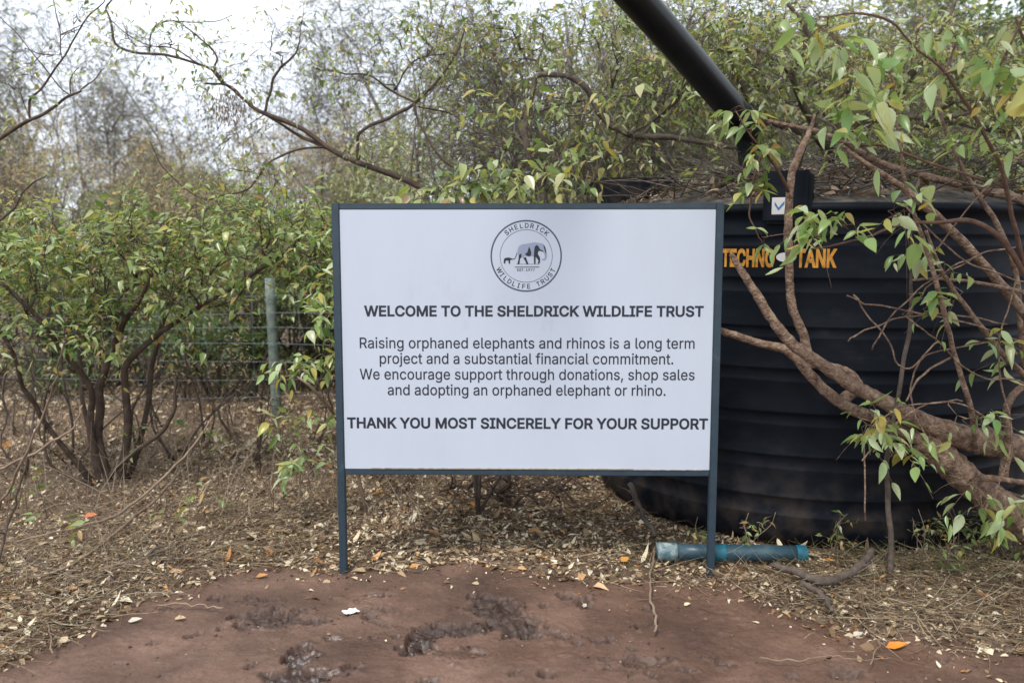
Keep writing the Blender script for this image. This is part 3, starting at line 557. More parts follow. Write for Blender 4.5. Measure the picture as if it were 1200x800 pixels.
# moulded upright lug with a sticker, at the shoulder
def tank_frame(px, py, out):
    x = arc_x(px, py) / TR - math.pi / 2 - TANG; r = TR + out
    Mx = Matrix.Rotation(x + math.pi / 2, 3, 'Z'); return Vector((r * math.cos(x), r * math.sin(x), 0)), Mx
c, Mx = tank_frame(923, 240, -.05); za, zb = tz(262), tz(199)
mb = MB(); box_part(mb, (c.x, c.y, (za + zb) / 2), (.235, .20, zb - za), Mx, bev=.018); mb.build('inlet_box', TB, tank, shade=False)
c2, Mx = tank_frame(915, 241, .0515); mb = MB(); box_part(mb, (c2.x, c2.y, tz(241)), (.075, .003, .085), Mx, bev=.001); st = mb.build('sticker', WPAINT, tank, shade=False)
mb = MB(); V = np.array([(-.024, .018), (-.004, -.012), (.024, .020), (.024, .004), (-.004, -.028), (-.024, .002)])
pts = [Mx @ Vector((a, -.0026, b)) + Vector((c2.x, c2.y, tz(240))) for a, b in V]
mb.add([tuple(q) for q in pts], [np.array([[0, 1, 4, 5], [1, 2, 3, 4]])]); mb.build('tick_mark', mat('blue_print', (.03, .16, .36), .5), st, shade=False)
# dark open trough lying at the tank's edge
tr = empty('plastic_trough', P(760, 240, 5.55) * [1, 1, 0] + [0, 0, TC[2] + zs + .05], 'dark open plastic trough on the tank top behind the upper corner of the sign', 'trough')
mb = MB(); o0 = np.array(tr.location); A = P(706, 212, 5.45) - o0; B = P(792, 214, 5.55) - o0; hgt = A[2] + .02
th = .018
box_part(mb, ((A[0] + B[0]) / 2, A[1], hgt / 2 - .03), (B[0] - A[0], th, hgt + .06), bev=.005)
box_part(mb, ((A[0] + B[0]) / 2, A[1] + .45, hgt / 2 - .03), (B[0] - A[0], th, hgt + .07), bev=.005)
for x in (A[0] + th / 2, B[0] - th / 2): box_part(mb, (x, A[1] + .225, hgt / 2 - .03), (th, .45 - th - .002, hgt + .064), bev=.005)
mb.build('shell', TB, tr, shade=False)

# overhead black rain pipe running down to the tank
RP = [P(430, -340, 2.9), P(745, -2, 4.2), P(866, 137, 4.95)]
MATP = noise_mat('black_pipe', [(.3, (.006, .007, .009)), (.7, (.011, .013, .015))], scale=8, rough=.35, bump=.05, spec=.3)
rp = empty('rain_pipe', RP[2], 'thick black rain pipe slanting down from above to the tank', 'pipe')
o0 = RP[2]; pr_ = .081
c = catmull(np.array([RP[0], RP[1], RP[2]]) - o0, 8); V, fs = tubes(c[None], np.full((1, len(c)), pr_), 28); mb = MB(); mb.add(V, fs); mb.build('tube', MATP, rp)
d = (RP[2] - RP[1]) / np.linalg.norm(RP[2] - RP[1])
el = np.array([RP[2] - d * .02, RP[2] + d * .07, RP[2] + d * .13 + [0, .02, -.03], RP[2] + d * .16 + [0, .03, -.12], RP[2] + d * .16 + [0, .03, -.26]]) - o0
c = catmull(el, 6); rr = np.interp(np.linspace(0, 1, len(c)), [0, .3, .6, 1], [.087, .087, .074, .052]); V, fs = tubes(c[None], rr[None], 24); mb = MB(); mb.add(V, fs); mb.build('elbow', MATP, rp)

# grey-blue drain pipe lying on the ground in front of the tank
PA, PB = P(770, 646, 4.22), P(944, 649, 4.22)
dp = empty('drain_pipe', (PA + PB) / 2, 'grey plastic drain pipe with turquoise ends lying against the foot of the tank', 'pipe')
PIPEG = noise_mat('grey_pipe', [(.3, (.016, .040, .056)), (.55, (.026, .060, .08)), (.75, (.06, .095, .11))], scale=9, rough=.38, bump=.05, detail=8)
TURQ = noise_mat('turquoise_pipe', [(.35, (.008, .08, .12)), (.55, (.018, .14, .19)), (.75, (.16, .28, .30))], scale=14, rough=.4, bump=.05, detail=8)
CHALK = noise_mat('scuffed_pipe', [(.38, (.035, .10, .13)), (.5, (.13, .19, .20)), (.66, (.34, .35, .32))], scale=22, rough=.6, bump=.2, detail=8)
o0 = (PA + PB) / 2; ax = (PB - PA); r0 = .043
def seg(t0, t1, r, m, name, hollow=False):
    a, b = PA + ax * t0 - o0, PA + ax * t1 - o0
    n = 6; c = np.array([a + (b - a) * t for t in np.linspace(0, 1, n)]); mb = MB(); V, fs = tubes(c[None], np.full((1, n), r), 28, caps=not hollow); mb.add(V, fs)
    if hollow:
        V, fs = tubes(c[None, ::-1], np.full((1, n), r - .006), 28, caps=False); mb.add(V, fs)
        k = 28; i = np.arange(k)
        V1 = np.concatenate([tubes(c[None], np.full((1, n), r), k)[0][-k:], tubes(c[None], np.full((1, n), r - .006), k)[0][-k:]]); j = (i + 1) % k
        mb.add(V1, [np.stack([i, j, j + k, i + k], 1)])
    mb.build(name, m, dp)
seg(.115, .94, r0, PIPEG, 'tube'); seg(0, .13, r0 + .004, CHALK, 'scuffed_end'); seg(.375, .46, r0 + .0025, TURQ, 'coupling'); seg(.93, 1, r0 + .003, TURQ, 'socket', True)

# ------------------------------------------------------------------ wire fence behind the bushes
FPOST = noise_mat('weathered_green_paint', [(.3, (.06, .085, .07)), (.5, (.13, .165, .14)), (.75, (.25, .26, .21))], scale=16, rough=.75, bump=.3, detail=8)
WIRE = mat('galvanised_wire', (.16, .18, .20), .5); WIRE.node_tree.nodes['Principled BSDF'].inputs['Metallic'].default_value = .5
FB = G(325, 488, .05); fdir = np.array([1, .04, 0]); fdir /= np.linalg.norm(fdir)
fence = empty('wire_fence', FB, 'low wire fence on weathered grey-green posts running behind the bush', 'fence')
def post(off, h, lean, r):
    b = fdir * off; z0 = ground_h(np.array(FB[0] + b[0]), np.array(FB[1] + b[1])) - FB[2] - .15
    c = np.array([b + [lean * t, 0, z0 + (h - z0) * t] for t in np.linspace(0, 1, 7)]); mb = MB(); V, fs = tubes(c[None], np.full((1, 7), r * .8), 12); mb.add(V, fs); return mb.build('post', FPOST, fence)
ph = P(316, 326, FB[1])[2] - FB[2]; lean = P(316, 326, FB[1])[0] - FB[0]
for off, l, h in ((0, lean, ph), (-2.75, .03, ph - .1), (-5.4, -.04, ph), (2.6, .02, ph), (5.2, .0, ph), (8, .0, ph), (-8.2, 0, ph)): post(off, h, l, .058)
for k, py in enumerate((346, 368, 385, 402, 421, 441, 462)):
    z = P(322, py, FB[1])[2] - FB[2]; xs = np.linspace(-9.5, 9.5, 39)
    c = np.array([fdir * x + [0, -.062, z + .02 * math.sin(x * 1.13 + k) - .008 * abs(math.sin(x * 1.14))] for x in xs]); mb = MB(); V, fs = tubes(c[None], np.full((1, len(xs)), .0025), 5); mb.add(V, fs); mb.build('wire', WIRE, fence)
mb = MB()
for x in np.arange(-9, 9, .42):
    c = np.array([fdir * x + [0, -.062, z] for z in np.linspace(.05, ph - .12, 4)]); V, fs = tubes(c[None], np.full((1, 4), .0017), 4); mb.add(V, fs)
mb.build('wire_stay', WIRE, fence)

# ------------------------------------------------------------------ plants
def px_limb(pts, n=6, jit=.006, rng=None):
    """[(px,py,Y,width_px)] -> smooth 3-D centreline and radii"""
    q = np.array([[*P(a, b, Y), w / 2 / F * (P(a, b, Y)[1] / ray(a, b)[1])] for a, b, Y, w in pts])
    c = catmull(q, n)
    if rng is not None and jit:
        nn = len(c); w_ = rng.normal(0, 1, (nn + 4, 4)); w_ = (w_[:-4] + w_[1:-3] * 2 + w_[2:-2] * 3 + w_[3:-1] * 2 + w_[4:]) / 4.4
        c[1:-1, :3] += jit * w_[1:-1, :3]
        c[:, 3] *= 1 + .028 * w_[:, 3]
    return c[:, :3], np.maximum(c[:, 3], .0012)
def ellipsoids(rng, L, shell=.45):
    out = []
    for cx, cy, cz, rx, ry, rz, n in L:
        d = rng.normal(size=(n, 3)); d /= np.linalg.norm(d, axis=1, keepdims=True)
        d *= (shell + (1 - shell) * rng.random((n, 1))) ** .6
        out.append(d * [rx, ry, rz] + [cx, cy, cz])
    return np.concatenate(out)
def plant(name, label, cat, origin, trunks, pts, rng, hi=False, leaf=(.07, .03), tw=3, lv=6, twl=(.12, .28), lmat=GREEN, bmat=BARK, far=False, rtip=.002, expo=2.3, seg=.14, wander=.25, upb=.25, alpha=.35, droop=.35, group=None, curl=.18, bare=0.0, ldown=.5, maxr=None):
    origin = np.asarray(origin, float)
    root = empty(name, origin, label, cat, group)
    N0 = [t[0] for t in trunks]; nodes = [*np.concatenate(N0)]; nodes = np.zeros((len(nodes) + len(pts) * 40, 3))
    plen = np.zeros(len(nodes)); cap = np.full(len(nodes), 1.0); par = np.full(len(nodes), -1); cnt = np.zeros(len(nodes)); nd_ = np.zeros((len(nodes), 3)); n = 0
    mbk = MB()
    for c, r in trunks:
        k = len(c); nodes[n:n + k] = c; plen[n:n + k] = np.concatenate([[0], np.cumsum(np.linalg.norm(np.diff(c, axis=0), axis=1))]); cap[n:n + k] = r
        t = np.gradient(c, axis=0); nd_[n:n + k] = t / (np.linalg.norm(t, axis=1, keepdims=True) + 1e-9); n += k
        V, fs = tubes(c[None], r[None], 12 if not far else 6, rough=rng if not far else None); mbk.add(V, fs)
    paths = []
    if len(pts):
        d0 = np.min(np.linalg.norm(pts[:, None, :] - nodes[None, :n:2, :], axis=2), axis=1) if n < 4000 else np.linalg.norm(pts - nodes[0], axis=1)
        for i in np.argsort(d0):
            p = pts[i]; d = np.linalg.norm(nodes[:n] - p, axis=1)
            j = int(np.argmin(d + alpha * plen[:n] + (d < .03) * 9)); D = d[j]; k = max(2, min(38, int(math.ceil(D / seg))))
            t = np.linspace(0, 1, k + 1)[1:, None]; q = nodes[j]
            m = q + (nd_[j] + rng.normal(0, .3, 3) + [0, 0, upb]) * D * .45
            c = (1 - t) ** 2 * q + 2 * t * (1 - t) * m + t * t * p
            c[:-1] += rng.normal(0, wander * seg * .5, (k - 1, 3))
            nodes[n:n + k] = c; plen[n:n + k] = plen[j] + D * t[:, 0]; par[n] = j; par[n + 1:n + k] = np.arange(n, n + k - 1)
            tt = np.gradient(np.vstack([q, c]), axis=0)[1:]; nd_[n:n + k] = tt / (np.linalg.norm(tt, axis=1, keepdims=True) + 1e-9)
            paths.append((j, n, k)); cnt[n + k - 1] += 1; n += k
        for i in range(n - 1, -1, -1):
            if par[i] >= 0: cnt[par[i]] += cnt[i]
        rad = np.minimum(rtip * np.maximum(cnt[:n], 1) ** (1 / expo), maxr or 1)
        bylen = {}
        for j, s, k in paths:
            ids = np.concatenate([[j], np.arange(s, s + k)]); r = rad[ids].copy(); r[0] = min(r[1] * 1.1, cap[j] * .9) if cap[j] < 1 else min(r[0], r[1] * 1.25)
            r[-1] = rtip * .7; bylen.setdefault((k, r[1] > .008), []).append((nodes[ids], r))
        for (k, thick), L in bylen.items():
            V, fs = tubes(np.array([a for a, _ in L]), np.array([b for _, b in L]), (6 if not far else 4) if thick else (4 if not far else 3), caps=not far); mbk.add(V, fs)
        # twiglets with leaves
        T = len(pts) * tw; s = np.repeat(pts, tw, 0)
        tips = np.array([nd_[q[1] + q[2] - 1] for q in paths]); order = np.argsort(d0); tipd = np.zeros((len(pts), 3)); tipd[order] = tips
        dirs = np.repeat(tipd, tw, 0) * .7 + rng.normal(0, .75, (T, 3)) + [0, 0, upb]
        dirs /= np.linalg.norm(dirs, axis=1, keepdims=True); l = rng.uniform(*twl, T)
        t = np.array([0, .35, .7, 1.0]); C = s[:, None] + dirs[:, None] * (l[:, None] * t)[:, :, None]
        C[:, :, 2] -= (droop * l)[:, None] * t ** 2
        V, fs = tubes(C, np.broadcast_to(rtip * np.array([.8, .7, .55, .35]), (T, 4)), 3, caps=False); mbk.add(V, fs)
        keep = rng.random(T) >= bare
        C2, l2, dr2 = C[keep], l[keep], dirs[keep]; T2 = len(C2)
        if T2:
            u = (np.arange(lv) + rng.random((T2, lv))) / lv; u = .15 + .87 * np.clip(u, 0, .98)
            base = s[keep][:, None] + dr2[:, None] * (l2[:, None] * u)[:, :, None]; base[:, :, 2] -= (droop * l2)[:, None] * u ** 2
            sd = np.cross(dr2, [0, 0, 1.]); sd /= np.linalg.norm(sd, axis=1, keepdims=True) + 1e-9
            sg = np.where(np.arange(lv) % 2, 1, -1)[None, :, None]
            axd = dr2[:, None] * .6 + sd[:, None] * sg * .9 + rng.normal(0, .35, (T2, lv, 3)); axd[:, :, 2] -= ldown
            up = np.array([0, 0, 1.]) + rng.normal(0, .45, (T2, lv, 3))
            m_ = T2 * lv; L = leaf[0] * rng.uniform(.45, 1.25, m_); W = leaf[1] * rng.uniform(.6, 1.25, m_) * L / leaf[0]
            V, fs = leaves(base.reshape(-1, 3), axd.reshape(-1, 3), up.reshape(-1, 3), L, W, rng.normal(curl, .24, m_), 'hi' if hi else far)
            mesh_obj('foliage', V - origin, fs, lmat, root)
    V = np.concatenate(mbk.v) - origin
    mesh_obj('trunk', V, [np.concatenate(x) for x in mbk.f.values()], bmat, root)
    return root
def stem3(rng, a, b, r0, r1, bow=.15, n=9):
    a, b = np.asarray(a, float), np.asarray(b, float); d = np.linalg.norm(b - a)
    m1 = a + (b - a) * .33 + rng.normal(0, bow * d * .5, 3) * [1, 1, .2]; m2 = a + (b - a) * .66 + rng.normal(0, bow * d * .5, 3) * [1, 1, .2]
    c = catmull([a, m1, m2, b], max(2, n // 3)); r = np.linspace(r0, r1, len(c)) * (1 + rng.normal(0, .05, len(c))); return c, r

# --- the big multi-stemmed bush left of the sign
rng = np.random.default_rng(3)
B0 = G(122, 566, .04)
SY = B0[1]
trunks = []
for pts in ([(128, 572, SY, 13.4), (116, 520, SY + .02, 11.2), (118, 470, SY + .05, 10.2), (122, 430, SY + .05, 9.13), (140, 390, SY, 7.01), (165, 350, SY - .2, 4.84), (190, 300, SY - .3, 4.13)],
            [(118, 572, SY - .03, 10.8), (105, 500, SY - .03, 8.58), (108, 455, SY - .1, 7.01), (80, 420, SY - .2, 5.91), (40, 370, SY - .4, 5.51), (0, 330, SY - .5, 4.13)],
            [(140, 570, SY + .05, 10.8), (150, 500, SY + .05, 9.13), (147, 440, SY, 8.58), (165, 410, SY, 7.01), (205, 380, SY + .05, 5.91), (250, 350, SY - .1, 4.84), (305, 315, SY - .2, 4.13), (350, 285, SY - .3, 2.76)],
            [(150, 560, SY + .1, 7.53), (168, 500, SY + .15, 6.45), (178, 430, SY + .2, 5.37), (190, 380, SY + .3, 5.51), (215, 330, SY + .5, 4.13)],
            [(112, 572, SY, 8.58), (80, 530, SY - .1, 6.45), (50, 490, SY - .2, 5.37), (28, 455, SY - .3, 4.84), (10, 400, SY - .4, 4.82), (-40, 340, SY - .5, 3.44)],
            [(128, 560, SY - .1, 4.84), (148, 535, SY - .15, 5.51), (190, 505, SY - .2, 4.82), (205, 470, SY - .2, 4.13), (205, 440, SY - .2, 3.44)],
            [(120, 560, SY + .15, 5.91), (100, 490, SY + .3, 4.84), (95, 430, SY + .5, 5.51), (90, 360, SY + .6, 4.13), (70, 300, SY + .5, 2.76)],
            [(110, 568, SY - .1, 4.13), (60, 545, SY - .2, 3.44), (52, 500, SY - .2, 2.76), (58, 450, SY - .2, 2.07)]):
    trunks.append(px_limb(pts, 6, .005, rng))
def pc(px, py, Y, sx, sy, sz, n): q = P(px, py, Y); return (q[0], q[1], q[2], sx, sy, sz, n)
cp = ellipsoids(rng, [pc(100, 300, SY, 1.0, .75, .40, 150), pc(230, 285, SY, .75, .7, .36, 110), pc(335, 280, SY - .3, .5, .55, .32, 75), pc(0, 310, SY - .2, .6, .7, .38, 70), pc(180, 355, SY - .2, .6, .45, .14, 36), pc(50, 390, SY - .5, .5, .25, .14, 22), pc(-60, 300, SY, .6, .6, .4, 50), pc(375, 300, SY - .5, .2, .3, .3, 24)], .1)
plant('leafy_bush', 'wide green bush on several dark crooked stems left of the sign', 'bush', B0, trunks, cp, rng, leaf=(.068, .028), tw=4, lv=5, bare=.42, lmat=GREEN, bmat=BARKD, upb=.3, rtip=.002, twl=(.1, .34))

# --- copies of background bushes: a handful of kinds, each copied
def proto(name, rng, h, w, n, kind, far=False, base_r=.05, stems=4, clear=.28, leaf=(.075, .032), tw=3, lv=6, lmat=GREEN, bmat=BARK, bare=0, twl=(.14, .3), squash=1, **kw):
    tr = []
    for k in range(stems):
        a = k / stems * 6.28 + rng.uniform(0, 1); e = np.array([math.cos(a) * w * .5 * rng.uniform(.4, 1), math.sin(a) * w * .5 * rng.uniform(.4, 1), h * rng.uniform(.55, .8)])
        tr.append(stem3(rng, [math.cos(a) * .06, math.sin(a) * .06, -.1], e, base_r * rng.uniform(.6, 1), base_r * .25, .16))
    L = []
    for k in range(7):
        a = rng.uniform(0, 6.28); q = rng.uniform(.1, .62) * w
        z = h * rng.uniform(clear + .15, .85); L.append((math.cos(a) * q, math.sin(a) * q, z, w * rng.uniform(.3, .5), w * rng.uniform(.3, .5), h * rng.uniform(.13, .22) * squash, n // 7))
    cp = ellipsoids(rng, L, .15); cp[:, 2] = np.clip(cp[:, 2], h * clear * .5, h)
    return plant(name, None, None, (0, 0, 0), tr, cp, rng, leaf=leaf, tw=tw, lv=lv, lmat=lmat, bmat=bmat, far=far, bare=bare, twl=twl, **kw)
_protos = {}
def protos():
    r = np.random.default_rng(11)
    for k in range(2): _protos['green', k] = proto('green_bush', r, 2.6, 1.35, 400, 0, lmat=GREEN, tw=4, lv=5, bare=.48, leaf=(.064, .027), twl=(.12, .38), bmat=BARKM)
    for k in range(3): _protos['yellow', k] = proto('tall_bush', r, 4.4, 1.7, 700, 0, lmat=YELLOW, base_r=.05, clear=.15, leaf=(.068, .028), tw=4, lv=5, bare=.55, bmat=BARKM, twl=(.15, .45), rtip=.0021)
    for k in range(2): _protos['dry', k] = proto('dry_bush', r, 3.4, 1.7, 560, 0, far=True, lmat=DRYL, leaf=(.055, .022), lv=5, tw=5, bare=.42, bmat=BARKM, twl=(.15, .5))
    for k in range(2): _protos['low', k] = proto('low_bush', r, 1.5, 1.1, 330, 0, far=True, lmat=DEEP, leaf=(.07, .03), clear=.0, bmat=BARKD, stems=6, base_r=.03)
    for k in range(2): _protos['tree', k] = proto('broad_tree', r, 7.5, 3.0, 800, 0, far=True, lmat=DEEP, leaf=(.16, .075), clear=.3, stems=3, base_r=.13, twl=(.3, .6), seg=.3, bmat=BARK, lv=8)
    for k in range(2): _protos['grey', k] = proto('thorn_tree', r, 6.5, 2.6, 520, 0, far=True, lmat=FARL, leaf=(.12, .05), clear=.35, stems=3, base_r=.10, twl=(.25, .6), seg=.3, bmat=BARK, lv=7, bare=.35)
    for k in range(2): _protos['bare', k] = proto('bare_tree', r, 5.5, 1.9, 420, 0, far=True, lmat=FARL, leaf=(.065, .028), clear=.3, stems=5, base_r=.034, twl=(.2, .65), seg=.22, bmat=BARKM, lv=4, tw=5, bare=.72, rtip=.0028)
protos()
_used = set()
def put(kind, k, px, Y, label, cat, scale=1.0, group=None, rot=None, sz=None):
    """stand a bush with its base at (px, ground) at distance Y"""
    src = _protos[kind, k]
    if (kind, k) in _used: o = copy_tree(src)
    else: o = src; _used.add((kind, k))
    X = (px - 600) / F * Y * 1.006
    o.location = (X, Y, float(ground_h(np.array(X), np.array(Y))))
    o.rotation_euler = (0, 0, rot if rot is not None else random.Random(int(px * 7 + Y * 13)).uniform(0, 6.28)); s = scale; o.scale = (s, s, sz or s)
    return tag(o, label, cat, group)
# behind the fence on the left
GB = 'bushes behind the wire fence'
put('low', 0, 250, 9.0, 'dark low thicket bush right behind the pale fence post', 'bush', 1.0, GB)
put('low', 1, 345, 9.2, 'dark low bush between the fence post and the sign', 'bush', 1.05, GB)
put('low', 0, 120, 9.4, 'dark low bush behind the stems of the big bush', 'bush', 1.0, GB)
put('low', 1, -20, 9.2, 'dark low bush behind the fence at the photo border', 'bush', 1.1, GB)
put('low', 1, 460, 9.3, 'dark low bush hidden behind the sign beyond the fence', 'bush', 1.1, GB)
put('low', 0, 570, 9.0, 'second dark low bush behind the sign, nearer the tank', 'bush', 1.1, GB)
put('green', 0, 40, 8.9, 'green bush behind the fence, past the big bush at the border', 'bush', .72, GB)
put('green', 1, 170, 9.7, 'green bush beyond the fence over the big bush crown', 'bush', .74, GB)
put('green', 0, 300, 9.0, 'green bush rising over the fence post', 'bush', .74, GB)
put('green', 1, 400, 9.6, 'yellow-green bush beside the upper corner of the sign, beyond the fence', 'bush', .82, GB)
DB = 'brown dry bushes in the middle distance'
put('dry', 0, 60, 12.0, 'brown half-bare bush under the open sky at the border', 'dry bush', 1.05, DB)
put('dry', 1, 170, 13.0, 'brown half-bare bush beside the open sky gap', 'dry bush', 1.0, DB)
put('dry', 0, 265, 11.5, 'brown dry bush below the cluster of hanging dead leaves', 'dry bush', .9, DB)
put('dry', 1, 370, 12.2, 'brown dry bush next to the olive bushes above the sign corner', 'dry bush', 1.05, DB)
put('dry', 0, -60, 11.0, 'brown dry bush partly cut off by the photo border', 'dry bush', 1.0, DB)
MG = 'pale scrub in the middle distance'
for px, Y, k, sc_, lab in ((-20, 11.6, 0, .62, 'pale yellow-green scrub at the border beyond the brown bushes'), (95, 10.8, 1, .60, 'pale yellow-green scrub beyond the fence over the crown of the big bush'), (200, 11.4, 2, .64, 'pale yellow-green scrub in the middle of the gap beyond the fence'), (300, 10.9, 0, .62, 'pale yellow-green scrub under the hanging dead tuft'), (385, 11.0, 1, .66, 'pale yellow-green scrub behind the upper sign corner'), (450, 10.4, 2, .70, 'pale yellow-green scrub below the crooked branch, beside the sign top')):
    put('yellow', k, px, Y, lab, 'scrub', sc_, MG)
# tall olive bushes behind the sign and the tank
TBG = 'tall olive bushes behind the sign and tank'
put('yellow', 0, 560, 8.2, 'tall olive bush above the middle of the sign', 'tall bush', .95, TBG)
put('yellow', 1, 680, 7.8, 'tall olive bush behind the dark trough', 'tall bush', 1.0, TBG)
put('yellow', 2, 790, 8.4, 'tall olive bush behind the slanting black pipe', 'tall bush', 1.05, TBG)
put('yellow', 0, 900, 8.6, 'tall olive bush behind the tank sticker', 'tall bush', 1.05, TBG)
put('yellow', 1, 1010, 8.4, 'tall olive bush behind the middle of the tank', 'tall bush', 1.05, TBG)
put('yellow', 2, 1130, 8.6, 'tall olive bush behind the far side of the tank', 'tall bush', 1.08, TBG)
put('yellow', 1, 490, 9.4, 'olive bush above the emblem side of the sign, beside the sky gap', 'tall bush', .78, TBG)
put('yellow', 0, 1260, 8.2, 'tall olive bush cut by the photo border beyond the tank', 'tall bush', 1.05, TBG)
SB = 'second row of tall bushes'
for i, (px, Y, k) in enumerate(((740, 11.4, 0), (850, 11, 1), (960, 11.5, 2), (1080, 11, 0), (1200, 11.3, 1))):
    put('yellow', k, px, Y, 'tall olive bush in the back row seen only through the front bushes', 'tall bush', 1.15, SB)
# trees further off
FG = 'trees further off'
put('tree', 0, 1150, 13.5, 'dense dark green tree over the tank in the top corner', 'tree', .85, FG)
put('tree', 1, 1020, 16, 'dark green tree glimpsed between the olive bushes over the tank', 'tree', .9, FG)
put('tree', 1, 1290, 14, 'dark green tree mostly outside the photo beyond the tank', 'tree', .9, FG)
put('tree', 0, 780, 19, 'dark green tree behind the bushes and the slanting pipe', 'tree', .95, FG)
put('grey', 0, 20, 24, 'hazy grey-green tree against the sky at the border', 'tree', 1.05, FG)
put('grey', 1, 215, 26, 'hazy grey-green tree low against the sky over the brown bushes', 'tree', .75, FG)
put('tree', 1, 150, 30, 'far dark tree crown peeping over the brown bushes', 'tree', .72, FG)
put('tree', 0, 265, 27, 'far green tree under the bare hanging branch', 'tree', .6, FG)
put('grey', 0, 420, 24, 'hazy tree standing in the sky gap over the sign corner', 'tree', .85, FG)
put('bare', 0, 140, 15, 'thin nearly bare tree spreading against the white sky', 'tree', 1.1, FG)
put('bare', 1, 470, 14, 'thin bare tree with upright twigs in the sky above the sign', 'tree', 1.15, FG)
put('grey', 1, 640, 24, 'hazy tree behind the olive bushes above the emblem', 'tree', .9, FG)
for px, Y, k, sc_, lab in ((60, 17, 1, 1.2, 'thin bare tree with fine hazy twigs nearest the border in the sky gap'), (250, 16, 0, 1.1, 'thin bare tree behind the crooked dark branch'), (400, 15, 1, 1.05, 'thin leafless tree over the top corner of the sign'), (-60, 15, 0, 1.15, 'thin bare tree half cut by the border under the sky')):
    put('bare', k, px, Y, lab, 'tree', sc_, FG)
WG = 'far woodland trees'
r_ = random.Random(5)
for i in range(46):
    px = -500 + i * 48 + r_.uniform(-15, 15); Y = r_.uniform(20, 46) * (1 if 100 < px < 600 else .8)
    put(('grey', 'dry', 'tree')[i % 3], i % 2, px, Y, 'distant woodland tree or bush closing the view behind the bushes', 'tree', r_.uniform(.42, .6) if px < 720 else r_.uniform(.7, 1.0), WG)

# --- dark branches reaching over the sky gap, from a tree behind the sign
rng = np.random.default_rng(21)
Y0 = 5.7
base = G(585, 585, .04)
L = [[(590, 590, base[1], 16), (585, 480, 5.75, 15), (575, 330, 5.7, 14), (545, 245, Y0, 8.1), (490, 217, Y0, 7.4), (440, 197, Y0, 6.8), (395, 180, Y0, 6.2), (355, 152, Y0, 5.6), (310, 132, Y0, 5), (285, 115, Y0, 3.1), (268, 100, Y0, 3), (240, 98, Y0 - .1, 2.2)],
     [(395, 180, Y0, 4.3), (350, 158, Y0 + .02, 3.7), (300, 128, Y0 + .05, 3.4), (262, 98, Y0 + .1, 3.1), (240, 78, Y0 + .1, 2.8), (195, 66, Y0 + .15, 3), (140, 54, Y0 + .2, 3), (128, 22, Y0 + .2, 2.6), (124, 8, Y0 + .2, 2.2), (134, -6, Y0 + .2, 1.5)],
     [(310, 132, Y0, 3.7), (314, 112, Y0, 3.1), (322, 88, Y0, 3.1), (334, 74, Y0, 3), (348, 60, Y0, 1.9), (352, 40, Y0, 1.2)],
     [(262, 98, Y0 + .1, 3), (253, 84, Y0 + .1, 2.6), (252, 66, Y0 + .1, 2.2), (235, 45, Y0 + .1, 1.9), (205, 25, Y0 + .1, 1.5)],
     [(175, 60, Y0 + .2, 1.9), (178, 35, Y0 + .2, 1.7), (200, 26, Y0 + .2, 1.5), (240, 26, Y0 + .2, 1.2), (272, 18, Y0 + .2, 0.9)],
     [(240, 78, Y0 + .1, 1.9), (200, 58, Y0, 1.5), (160, 48, Y0, 1.2), (125, 20, Y0, 0.9)],
     [(380, 172, Y0, 3), (345, 176, Y0 - .1, 2.6), (315, 190, Y0 - .15, 2.2), (290, 222, Y0 - .2, 2.2), (262, 228, Y0 - .2, 2.2), (235, 233, Y0 - .2, 1.5), (195, 200, Y0 - .2, 1.5), (175, 165, Y0 - .2, 1.2)],
     [(420, 188, Y0, 3.7), (419, 160, Y0, 3.7), (440, 145, Y0, 4.3), (470, 130, Y0 + .1, 4.3), (490, 118, Y0 + .1, 3.7), (512, 95, Y0 + .1, 3.1), (535, 62, Y0 + .1, 3), (545, 30, Y0 + .1, 2.2)],
     [(486, 122, Y0 + .1, 3.1), (490, 140, Y0 + .05, 3.1), (505, 168, Y0, 3.1), (525, 192, Y0, 3), (560, 205, Y0, 2.2)],
     [(486, 120, Y0 + .1, 3), (462, 108, Y0 + .2, 2.6), (435, 90, Y0 + .2, 2.2), (400, 86, Y0 + .2, 1.9), (370, 80, Y0 + .2, 1.5)],
     [(462, 106, Y0 + .2, 2.2), (485, 72, Y0 + .2, 1.9), (520, 64, Y0 + .2, 1.5), (540, 64, Y0 + .2, 1.2)],
     [(490, 125, Y0 + .1, 2.2), (530, 135, Y0 + .1, 1.9), (560, 155, Y0, 1.5), (600, 165, Y0, 1.2)]]
tr_ = [px_limb(l, 6, .004, rng) for l in L]
tr_.append(px_limb([(130, 78, Y0 + .2, 0.9), (131, 78, Y0 + .2, 0.75)], 2, 0))
tr_ = tr_[:-1]
cp = ellipsoids(rng, [pc(190, 40, Y0 + .1, .5, .3, .25, 60), pc(330, 50, Y0, .4, .3, .3, 40), pc(410, 90, Y0 + .2, .35, .3, .3, 40), pc(270, 100, Y0, .3, .2, .15, 22), pc(430, 170, Y0, .35, .3, .15, 30), pc(500, 70, Y0 + .2, .3, .3, .35, 40), pc(270, 160, Y0, .35, .2, .2, 16), pc(300, 205, Y0 - .15, .5, .2, .14, 26), pc(470, 30, Y0 + .2, .4, .3, .3, 36)], .0)
plant('leaning_tree', 'slender dark tree behind the sign with crooked branches reaching over the sky gap', 'tree', base, tr_, cp, rng, leaf=(.05, .02), tw=3, lv=3, lmat=YELLOW, bmat=BARKD, bare=.5, droop=.5, ldown=1.0, rtip=.0013, twl=(.1, .34))
